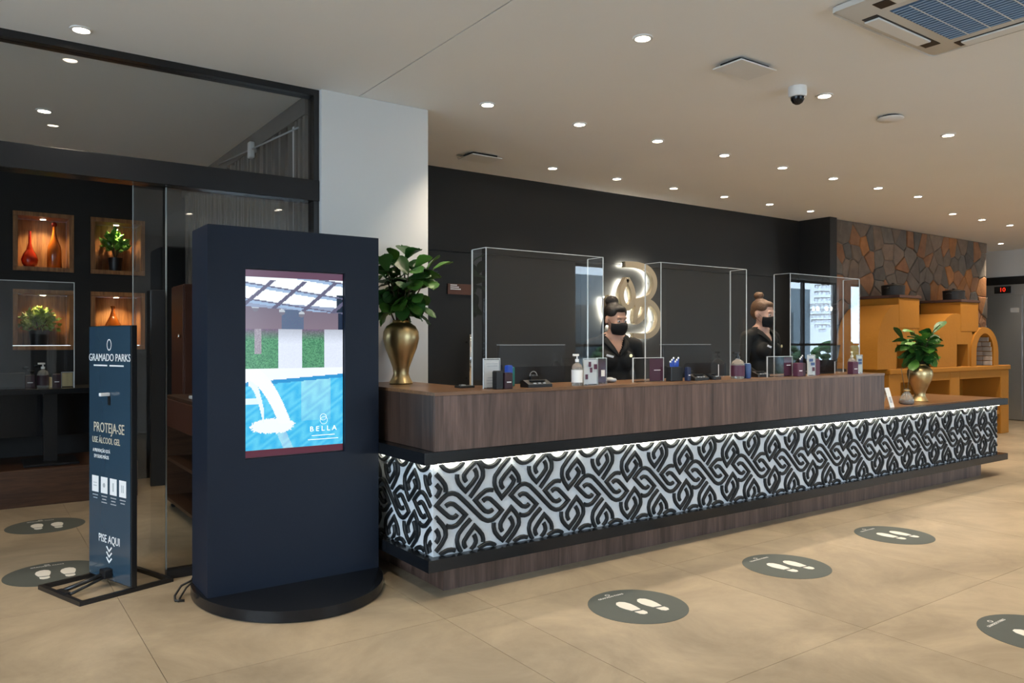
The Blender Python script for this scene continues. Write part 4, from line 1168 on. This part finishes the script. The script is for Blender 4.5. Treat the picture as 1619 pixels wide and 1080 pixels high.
# ------------------------------------------------------------------ OVENS
OYF, OYB = 5.02, 5.585
ov = thing('brick_oven', 'orange plastered barbecue block with two chimneys and a small arched oven', 'oven', (10.8, OYF, 0))
def obox(name, m_, x0, x1, y0, y1, z0, z1, bev=.01):
    return MB().box(x0-10.8, x1-10.8, y0-OYF, y1-OYF, z0, z1, bev).build(name, m_, ov)
obox('base_top', 'orange_plaster', 9.19, 12.52, OYF-.02, OYB, .93, .995, .012)
for x0, x1 in ((9.2, 9.47), (10.73, 11.0), (12.24, 12.5)):
    obox('base_pier', 'orange_plaster', x0, x1, OYF, OYB, 0, .93)
for x0, x1 in ((9.47, 10.73), (11.0, 12.24)): obox('base_lintel', 'orange_plaster', x0, x1, OYF+.002, OYF+.12, .825, .93, .004)
obox('base_back', 'orange_plaster', 9.3, 12.4, OYB-.04, OYB, 0, .93)
obox('base_floor', 'orange_plaster', 9.45, 12.26, OYF+.02, OYB-.03, .28, .34)
def vault(name, x0, x1, yf, zt, zspring, chim=None):
    """barrel vault along Y with an arched opening in its front"""
    xc, r = (x0+x1)/2, (x1-x0)/2
    hh = zt-.995
    n = 14
    outer = [(xc+r*math.cos(PI*k/n), zspring+(zt-zspring)*math.sin(PI*k/n)) for k in range(n+1)]
    ri, zi = r*.64, zspring+(zt-zspring)*.76
    inner = [(xc+ri*math.cos(PI*k/n), zspring+(zi-zspring)*math.sin(PI*k/n)) for k in range(n+1)]
    mb = MB()
    O = [(x1,.996)]+outer+[(x0,.996)]; I = [(xc+ri,.996)]+inner+[(xc-ri,.996)]
    def V(p, y): return mb.bm.verts.new((p[0]-10.8, y-OYF, p[1]))
    of = [V(p, yf) for p in O]; ob = [V(p, OYB) for p in O]; inf = [V(p, yf) for p in I]; inb = [V(p, yf+.3) for p in I]
    for k in range(len(O)-1):
        mb.bm.faces.new((of[k], of[k+1], ob[k+1], ob[k])); mb.bm.faces.new((of[k], inf[k], inf[k+1], of[k+1])); mb.bm.faces.new((inf[k], inb[k], inb[k+1], inf[k+1]))
    mb.bm.faces.new(ob); o = mb.build(name, 'orange_plaster', ov, 35)
    MB().prism([(a-10.8, b) for a, b in I], yf+.285-OYF, yf+.3-OYF, 'y').build('firebox_back', 'soot', o)
    for k in range(5):
        z = .998+k*.075
        half = ri if z+.07 < zspring else ri*math.sqrt(max(0, 1-((z+.06-zspring)/max(zi-zspring,.01))**2))
        if half < .06: continue
        nb = 3
        for q in range(nb):
            a0 = xc-half+.01+(2*half-.02)*q/nb
            MB().box(a0+.006-10.8, a0+(2*half-.02)/nb-.006-10.8, yf+.25-OYF, yf+.285-OYF, z, z+.066, .004).build('fire_brick', 'brick_pale', o)
    for k in range(6):                                   # brick lining of the side that shows
        z = .998+k*.068
        zz = z+.06
        half = ri if zz < zspring else ri*math.sqrt(max(0, 1-((zz-zspring)/max(zi-zspring,.01))**2))
        if half < .05: continue
        for q in range(2):
            MB().box(xc+half-.03-10.8, xc+half-.004-10.8, yf+.02+q*.12-OYF, yf+.134+q*.12-OYF, z, z+.06, .004).build('fire_brick', 'brick_pale', o)
    return o
def big_vault(x0, x1, yf, zt, zspring, h0, h1, hz):
    """barrel vault along Y with a rectangular firebox in its front"""
    xc, r = (x0+x1)/2, (x1-x0)/2
    top = lambda x: zspring+(zt-zspring)*math.sqrt(max(0, 1-((x-xc)/r)**2))
    n = 18
    xsamp = sorted(set([round(xc-r*math.cos(PI*k/n), 4) for k in range(n+1)]+[h0, h1]))
    mb = MB(); V = lambda x, y, z: mb.bm.verts.new((x-10.8, y-OYF, z))
    for a_, b_ in zip(xsamp[:-1], xsamp[1:]):
        lo_ = hz if (a_ >= h0-1e-6 and b_ <= h1+1e-6) else .996
        mb.bm.faces.new((V(a_,yf,lo_), V(b_,yf,lo_), V(b_,yf,max(top(b_),lo_)), V(a_,yf,max(top(a_),lo_))))
        f = mb.bm.faces.new((V(a_,yf,top(a_)), V(b_,yf,top(b_)), V(b_,OYB,top(b_)), V(a_,OYB,top(a_))))
    for x in (x0, x1): mb.bm.faces.new((V(x,yf,.996), V(x,OYB,.996), V(x,OYB,top(x)), V(x,yf,top(x))))
    d = yf+.3
    mb.bm.faces.new((V(h0,yf,.996), V(h0,d,.996), V(h0,d,hz), V(h0,yf,hz))); mb.bm.faces.new((V(h1,yf,.996), V(h1,d,.996), V(h1,d,hz), V(h1,yf,hz)))
    mb.bm.faces.new((V(h0,yf,hz), V(h1,yf,hz), V(h1,d,hz), V(h0,d,hz))); mb.bm.faces.new((V(h0,d,.996), V(h1,d,.996), V(h1,d,hz), V(h0,d,hz)))
    bmesh.ops.remove_doubles(mb.bm, verts=mb.bm.verts, dist=.0003)
    return mb.build('large_vault', 'orange_plaster', ov, 35)
big_vault(8.97, 9.97, OYF+.02, 1.80, 1.25, 9.42, 9.80, 1.30)
big_vault(10.42, 11.46, OYF+.02, 1.72, 1.22, 10.96, 11.27, 1.30)
vault('arched_oven', 11.33, 12.16, OYF+.0, 1.54, 1.18)
obox('chimney', 'orange_plaster', 9.46, 9.96, OYF+.015, OYB, 1.50, 1.885)
obox('chimney', 'orange_plaster', 11.06, 11.58, OYF+.015, OYB, 1.47, 1.88)
obox('chimney_cap', 'clay_brown', 9.44, 9.98, OYF+.0, OYB, 1.885, 1.92, .004)
obox('chimney_cap', 'clay_brown', 11.04, 11.60, OYF+.0, OYB, 1.88, 1.915, .004)
def pot(label, loc):
    t = thing('iron_pot', label, 'pot', loc, 0, 'pots on the chimneys')
    MB().lathe([(.12,0), (.135,.01), (.14,.12), (.145,.125), (.13,.125), (.125,.02), (.001,.018)], 20).build('body', 'pot_iron', t, 40)
    MB().lathe([(.142,.126), (.138,.134), (.05,.15), (.02,.152), (.018,.165), (.001,.167)], 20).build('lid', 'pot_iron', t, 40)
    for s in (-1, 1): MB().tube([(s*.138,-.03,.09), (s*.17,-.02,.095), (s*.17,.02,.095), (s*.138,.03,.09)], .006, 6).build('handle', 'pot_iron', t)
pot('dark iron pot on the chimney cap nearer the counter', (9.66, 5.22, 1.9205)); pot('dark iron pot on the chimney cap nearer the lift', (11.30, 5.24, 1.9155))

# ------------------------------------------------------------------ CEILING THINGS
ring_me = MB().lathe([(.052,0), (.052,-.006), (.040,-.008), (.036,-.002), (.036,0)], 24).mesh('trim_ring', 'white_plastic', 40)
bulb_me = MB().cyl(.035, -.0035, -.0005, segs=20).mesh('bulb', 'lamp_emit')
ORD = ['first','second','third','fourth','fifth','sixth','seventh','eighth','ninth','tenth','eleventh','twelfth']
def downlight(x, y, label, group, power=1.0, lamp=True):
    t = thing('ceiling_downlight', label, 'downlight', (x, y, H), 0, group)
    link('trim_ring', ring_me, t); link('bulb', bulb_me, t)
    if lamp:
        ld = bpy.data.lights.new('downlight_lamp', 'SPOT'); ld.energy = DOWNLIGHT_W*power; ld.color = WARM; ld.spot_size = math.radians(98); ld.spot_blend = .85; ld.shadow_soft_size = .035
        lo = bpy.data.objects.new('downlight_lamp', ld); COL.objects.link(lo); lo.parent = t; lo.location = (0,0,-.02)
for k in range(8): downlight(2.80+k*.793, 4.24, 'recessed downlight, %s from the pillar in the row over the counter' % ORD[k], 'downlights over the counter')
for k in range(7): downlight(4.30+(k-1)*.785 if k else 3.52, 5.45, 'recessed downlight, %s from the pillar in the row along the black wall' % ORD[k], 'downlights along the black wall', .8) if k else None
for k, x in enumerate((.5, 2.84, 4.45, 6.06, 7.67, 9.28, 10.9)): downlight(x, 2.85, 'recessed downlight, %s in the row over the lobby floor' % ORD[k], 'downlights over the lobby floor', 1.5)
for k, x in enumerate((9.83, 10.6, 11.41, 12.2)): downlight(x, 4.57, 'recessed downlight, %s in the row before the orange ovens' % ORD[k], 'downlights before the ovens')
for k, x in enumerate((-1.2, .463)): downlight(x, 4.40, 'recessed downlight before the glass partition, %s from the street side' % ORD[k], 'downlights before the partition')
for k, (x, y) in enumerate(((.42,6.09), (1.31,7.31), (-.9,6.1))): downlight(x, y, 'recessed downlight inside the shop, %s from the glass partition' % ORD[k], 'shop downlights', .5)
for k, (x, y) in enumerate(((2.2,-.6), (3.0,.3), (5.4,1.1), (8.0,1.1), (10.6,1.1), (13.4,2.85), (13.4,5.5), (16,1.1))): downlight(x, y, 'recessed downlight added over the street side of the lobby, %s from the entrance' % ORD[k], 'added lobby downlights', 1.5)  # lamps added as extra light sources, mostly out of view

def panel(label, x0, x1, y0, y1):
    t = thing('ceiling_panel_speaker', label, 'ceiling panel', ((x0+x1)/2, (y0+y1)/2, H), 0, 'white ceiling panels')
    w, d = (x1-x0)/2, (y1-y0)/2
    MB().box(-w, w, -d, d, -.03, -.022, .002).build('cover_plate', 'white_plastic', t)
    MB().box(-w*.8, w*.8, -d*.7, d*.7, -.022, 0).build('housing', 'black_plastic', t)
panel('white square ceiling panel beside the dome camera', 3.44, 3.75, 2.70, 2.90)
panel('white ceiling panel near the black wall and pillar', 3.37, 3.67, 5.33, 5.55)
t = thing('dome_camera', 'white dome security camera on the ceiling', 'camera', (4.17, 2.853, H))
MB().lathe([(.055,0), (.055,-.045), (.05,-.06), (.042,-.062)], 24).build('housing', 'white_plastic', t, 40)
MB().lathe([(.042,-.06), (.04,-.078), (.03,-.095), (.015,-.105), (.001,-.107)], 20).build('dome', 'black_lacquer', t, 60)
t = thing('smoke_detector', 'flat round white detector hanging below the ceiling', 'detector', (5.235, 2.85, H))
MB().lathe([(.06,0), (.06,-.014), (.001,-.014)], 24).build('base', 'black_plastic', t, 40)
MB().lathe([(.085,-.014), (.088,-.019), (.075,-.027), (.001,-.031)], 28).build('cover', 'white_plastic', t, 40)
ac = thing('ceiling_air_conditioner', 'square ceiling cassette air conditioner with blue grey grille', 'air conditioner', (3.775, 1.61, H))
MB().box(-.475, .475, -.475, .475, -.035, -.0005, .03).build('frame', 'ac_body', ac, 40)
gr = MB().box(-.29, .29, -.29, .29, -.037, -.034).build('grille', 'grille_blue', ac)
for k in range(20):
    y = -.27+k*.02857
    MB().box(y-.0024, y+.0024, -.285, .285, -.041, -.037).build('grille_slat', 'grille_slat', gr)
for k in range(5):
    x = -.2+k*.1
    MB().box(-.285, .285, x-.003, x+.003, -.0425, -.041).build('grille_rib', 'white_plastic', gr)
for a in range(4):
    R = Matrix.Rotation(a*PI/2, 4, 'Z')
    s = MB().box(-.3, .3, .345, .42, -.038, -.034, 0, 0, R).build('outlet_slot', 'black_plastic', ac)
    m = MB(); m.box(-.27, .22, .352, .425, -.046, -.036, .004, 0, R); m.build('louvre', 'white_plastic', s)

# chandelier (outside the picture, mirrored in the acrylic)
ch = thing('chandelier', 'crystal drop chandelier mirrored in the far acrylic screen', 'chandelier', (10.9, .22, H))
MB().tube([(0,0,0), (0,0,-.55)], .01, 8).build('suspension', 'chrome', ch)
MB().lathe([(.08,0), (.08,-.03), (.02,-.05)], 20).build('ceiling_rose', 'chrome', ch)
crystal_me = MB().ell((0,0,0), (.014,.014,.022), segs=6, rings=4).mesh('crystal', 'clear_plastic')
for zz, rr_, n in ((-.58,.10,10), (-.68,.105,10), (-.78,.11,10), (-.88,.115,10), (-.98,.2,18), (-1.06,.22,20), (-1.14,.20,18), (-1.22,.16,14), (-1.30,.11,10), (-1.37,.05,5)):
    MB().lathe([(rr_-.004,zz-.003), (rr_+.004,zz-.003), (rr_+.004,zz+.003), (rr_-.004,zz+.003), (rr_-.004,zz-.003)], 20, cap=False).build('ring', 'chrome', ch)
    for k in range(n):
        a = 2*PI*k/n; link('crystal', crystal_me, ch, (rr_*math.cos(a), rr_*math.sin(a), zz-.025))
for k in range(6):
    a = 2*PI*k/6; MB().ell((.13*math.cos(a), .13*math.sin(a), -1.05), (.018,.018,.03), segs=10, rings=8).build('candle_bulb', 'bulb_emit', ch)

# ------------------------------------------------------------------ PEOPLE
def fused(prims, voxel, it=6):
    mb = MB()
    for p in prims:
        if p[0] == 'e': mb.ell(p[1], p[2], p[3] if len(p) > 3 else None, 20, 14)
        else:
            a, b, ra, rb = Vector(p[1]), Vector(p[2]), p[3], p[4]
            n = 6; pts = [a.lerp(b, k/n) for k in range(n+1)]
            mb.tube(pts, [ra+(rb-ra)*k/n for k in range(n+1)], 16); mb.ell(a, (ra,)*3, None, 14, 10); mb.ell(b, (rb,)*3, None, 14, 10)
    me = mb.mesh('tmp', 'skin_tone')
    o = link('tmp', me)
    r = o.modifiers.new('r', 'REMESH'); r.mode = 'VOXEL'; r.voxel_size = voxel; r.use_smooth_shade = True
    s = o.modifiers.new('s', 'SMOOTH'); s.iterations = it; s.factor = .5
    bpy.context.view_layer.update()
    out = bpy.data.meshes.new_from_object(o.evaluated_get(bpy.context.evaluated_depsgraph_get()))
    bpy.data.objects.remove(o); bpy.data.meshes.remove(me)
    out.materials.clear()
    for p in out.polygons: p.use_smooth = True
    return out
def person(label, loc, scale, rz, hyaw, hpitch, skin, hair, bun, seed):
    t = thing('person', label, 'person', loc, rz)
    t.scale = (scale,)*3
    NP = Vector((0, .0, 1.445))
    HR = Euler((hpitch, 0, hyaw)).to_matrix()      # head turn
    def h(p): return NP + HR @ (Vector(p)-NP)
    def he(c, r, rot=None): return ('e', h(c), r, HR @ rot if rot else HR)
    body = [('e',(0,.0,.93),(.17,.12,.13)), ('e',(0,0,1.07),(.14,.10,.15)), ('e',(0,.005,1.24),(.155,.108,.16)),
            ('e',(-.07,-.075,1.235),(.07,.06,.07)), ('e',(.07,-.075,1.235),(.07,.06,.07)),
            ('c',(-.155,.01,1.355),(.155,.01,1.355),.055,.055), ('c',(-.11,.015,1.375),(0,.01,1.425),.045,.05), ('c',(.11,.015,1.375),(0,.01,1.425),.045,.05),
            ('c',(0,.012,1.37),h((0,.0,1.50)),.052,.048)]
    body += [he((0,.012,1.572),(.074,.093,.088)), he((0,-.032,1.535),(.060,.062,.085)), he((0,-.05,1.478),(.042,.042,.036)),
             he((0,-.098,1.53),(.011,.014,.024)), he((0,-.105,1.52),(.014,.012,.011)), he((-.076,.008,1.535),(.010,.02,.03)), he((.076,.008,1.535),(.010,.02,.03)),
             he((0,-.085,1.575),(.045,.014,.012)), he((-.04,-.07,1.52),(.02,.02,.02)), he((.04,-.07,1.52),(.02,.02,.02))]
    for s in (-1, 1):
        body += [('c',(s*.185,.012,1.35),(s*.225,.01,1.10),.05,.041), ('c',(s*.225,.01,1.10),(s*.15,-.20,.94),.040,.028),
                 ('e',(s*.138,-.245,.915),(.036,.048,.018))]
        for k, (dx, ln) in enumerate(((-.027,.05), (-.009,.06), (.009,.056), (.027,.044))):
            b0 = Vector((s*.138+dx, -.28, .915)); b1 = b0+Vector((0,-ln*.6,-.006)); b2 = b1+Vector((0,-ln*.45,-.022))
            body += [('c',b0,b1,.0095,.009), ('c',b1,b2,.009,.0075)]
        b0 = Vector((s*.138-s*.032,-.235,.91)); b1 = b0+Vector((-s*.03,-.03,-.008)); body += [('c',b0,b1,.011,.009), ('c',b1,b1+Vector((-s*.005,-.025,-.012)),.009,.008)]
        body += [('c',(s*.085,.0,.90),(s*.095,-.01,.48),.088,.056), ('c',(s*.095,-.01,.48),(s*.10,.02,.09),.055,.035), ('c',(s*.10,.03,.045),(s*.115,-.13,.035),.042,.032)]
    me = fused(body, .0085, 5)
    me.materials.append(MATS['shirt_black']); me.materials.append(MATS[skin])
    for p in me.polygons:
        c = p.center
        sk = c.z > 1.432 or (c.z > 1.40 and abs(c.x) < .058) or (c.y < -.02 and c.z > 1.28 and abs(c.x) < (c.z-1.28)*.55)
        if c.y < -.195 and .85 < c.z < .965: sk = True
        p.material_index = 1 if sk else 0
    b = link('body', me, t)
    # mask
    bm = bmesh.new(); rows = []
    for j in range(9):
        el = -1.0+1.45*j/8
        row = []
        for i in range(17):
            az = -1.35+2.7*i/16
            e2 = el if j not in (8,) else el+.26*math.cos(az*1.15)**4
            cc = math.cos(e2*.62); nar = .80+.20*min(1, j/4); p = Vector((.0715*math.sin(az)*cc*nar, -.03-(.086+.010*math.exp(-((j-4.5)/2.2)**2)*math.exp(-(az/.5)**2))*math.cos(az)*cc, 1.497+.064*math.sin(e2)))
            row.append(bm.verts.new(h(p)))
        rows.append(row)
    for j in range(8):
        for i in range(16):
            f = bm.faces.new((rows[j][i], rows[j][i+1], rows[j+1][i+1], rows[j+1][i])); f.smooth = True
    mb = MB(); mb.bm.free(); mb.bm = bm
    mo = mb.build('face_mask', 'mask_black', b)
    so = mo.modifiers.new('thickness', 'SOLIDIFY'); so.thickness = .003; so.offset = 1
    for s in (-1, 1):
        MB().tube([h((s*.064,-.04,1.52)), h((s*.076,-.01,1.548)), h((s*.083,.018,1.55)), h((s*.08,.02,1.52)), h((s*.064,-.03,1.478))], .0012, 6).build('ear_loop', 'mask_black', mo)
        MB().ell(h((s*.03,-.0855,1.545)), (.0125,.008,.0065), HR, 12, 8).build('eye', 'eye_white', b)
        MB().ell(h((s*.03,-.0915,1.544)), (.006,.004,.006), HR, 10, 8).build('iris', 'eye_dark', b)
        MB().tube([h((s*.014,-.094,1.562)), h((s*.03,-.094,1.568)), h((s*.048,-.082,1.562))], [.002,.0028,.0015], 6).build('eyebrow', hair, b)
    # hair: cap over the skull, drawn back into a bun
    hp = [he((0,.030,1.592),(.080,.088,.080)), he((0,.045,1.555),(.074,.070,.07)), he((-.045,.01,1.60),(.036,.07,.05)), he((.045,.01,1.60),(.036,.07,.05)), he((0,-.022,1.628),(.058,.058,.032))]
    hp += [he(bun[0], (bun[1], bun[1], bun[1]*.85)), he(Vector(bun[0])*.6+Vector((0,.03,1.6))*.4, (bun[1]*.8,)*3)]
    rnd = random.Random(seed)
    for k in range(5):
        a = rnd.uniform(0, 6.28); hp.append(he(Vector(bun[0])+Vector((math.cos(a)*bun[1]*.6, math.sin(a)*bun[1]*.6, rnd.uniform(-.01,.015))), (bun[1]*.5,)*3))
    if bun[2]:
        hp += [('c', h((-.05,.06,1.56)), h((-.062,.07,1.43)), .024, .012)]
    hm = fused(hp, .006, 3); hm.materials.append(MATS[hair])
    link('hair', hm, b)
    # shirt collar and badges
    for s in (-1, 1):
        mb = MB(); L = [(s*.055,.03,1.425), (s*.07,-.02,1.415), (s*.062,-.06,1.39), (s*.035,-.105,1.335), (s*.002,-.122,1.275)]
        Wd = [(s*.085,.035,1.40), (s*.105,-.01,1.385), (s*.095,-.07,1.36), (s*.07,-.115,1.32), (s*.012,-.128,1.262)]
        A = [mb.bm.verts.new(q) for q in L]; B = [mb.bm.verts.new(q) for q in Wd]
        for k in range(4): mb.bm.faces.new((A[k], A[k+1], B[k+1], B[k])).smooth = True
        co = mb.build('collar', 'shirt_black', b); so = co.modifiers.new('thickness', 'SOLIDIFY'); so.thickness = .006; so.offset = 0
    MB().box(-.03, .03, -.002, .002, -.008, .008, .001, 0, Matrix.Translation((-.085,-.142,1.268)) @ Matrix.Rotation(.35, 4, 'X') @ Matrix.Rotation(.25, 4, 'Y')).build('name_badge', 'print_white', b)
    MB().lathe([(.012,-.001), (.012,.001)], 12, mtx=Matrix.Translation((.08,-.142,1.27)) @ Matrix.Rotation(PI/2, 4, 'X')).build('shirt_emblem', 'gold', b)
    return t
person('receptionist with dark upswept hair, black mask and black shirt before the logo', (3.89, 4.20, 0), .970, -.38, .26, .20, 'skin_tone', 'hair_dark', ((0,.075,1.672), .052, True), 1)
person('receptionist with light brown top bun, black mask and black shirt', (5.62, 4.20, 0), 1.02, 0, .02, .16, 'skin_fair', 'hair_brown', ((0,.07,1.69), .040, False), 2)
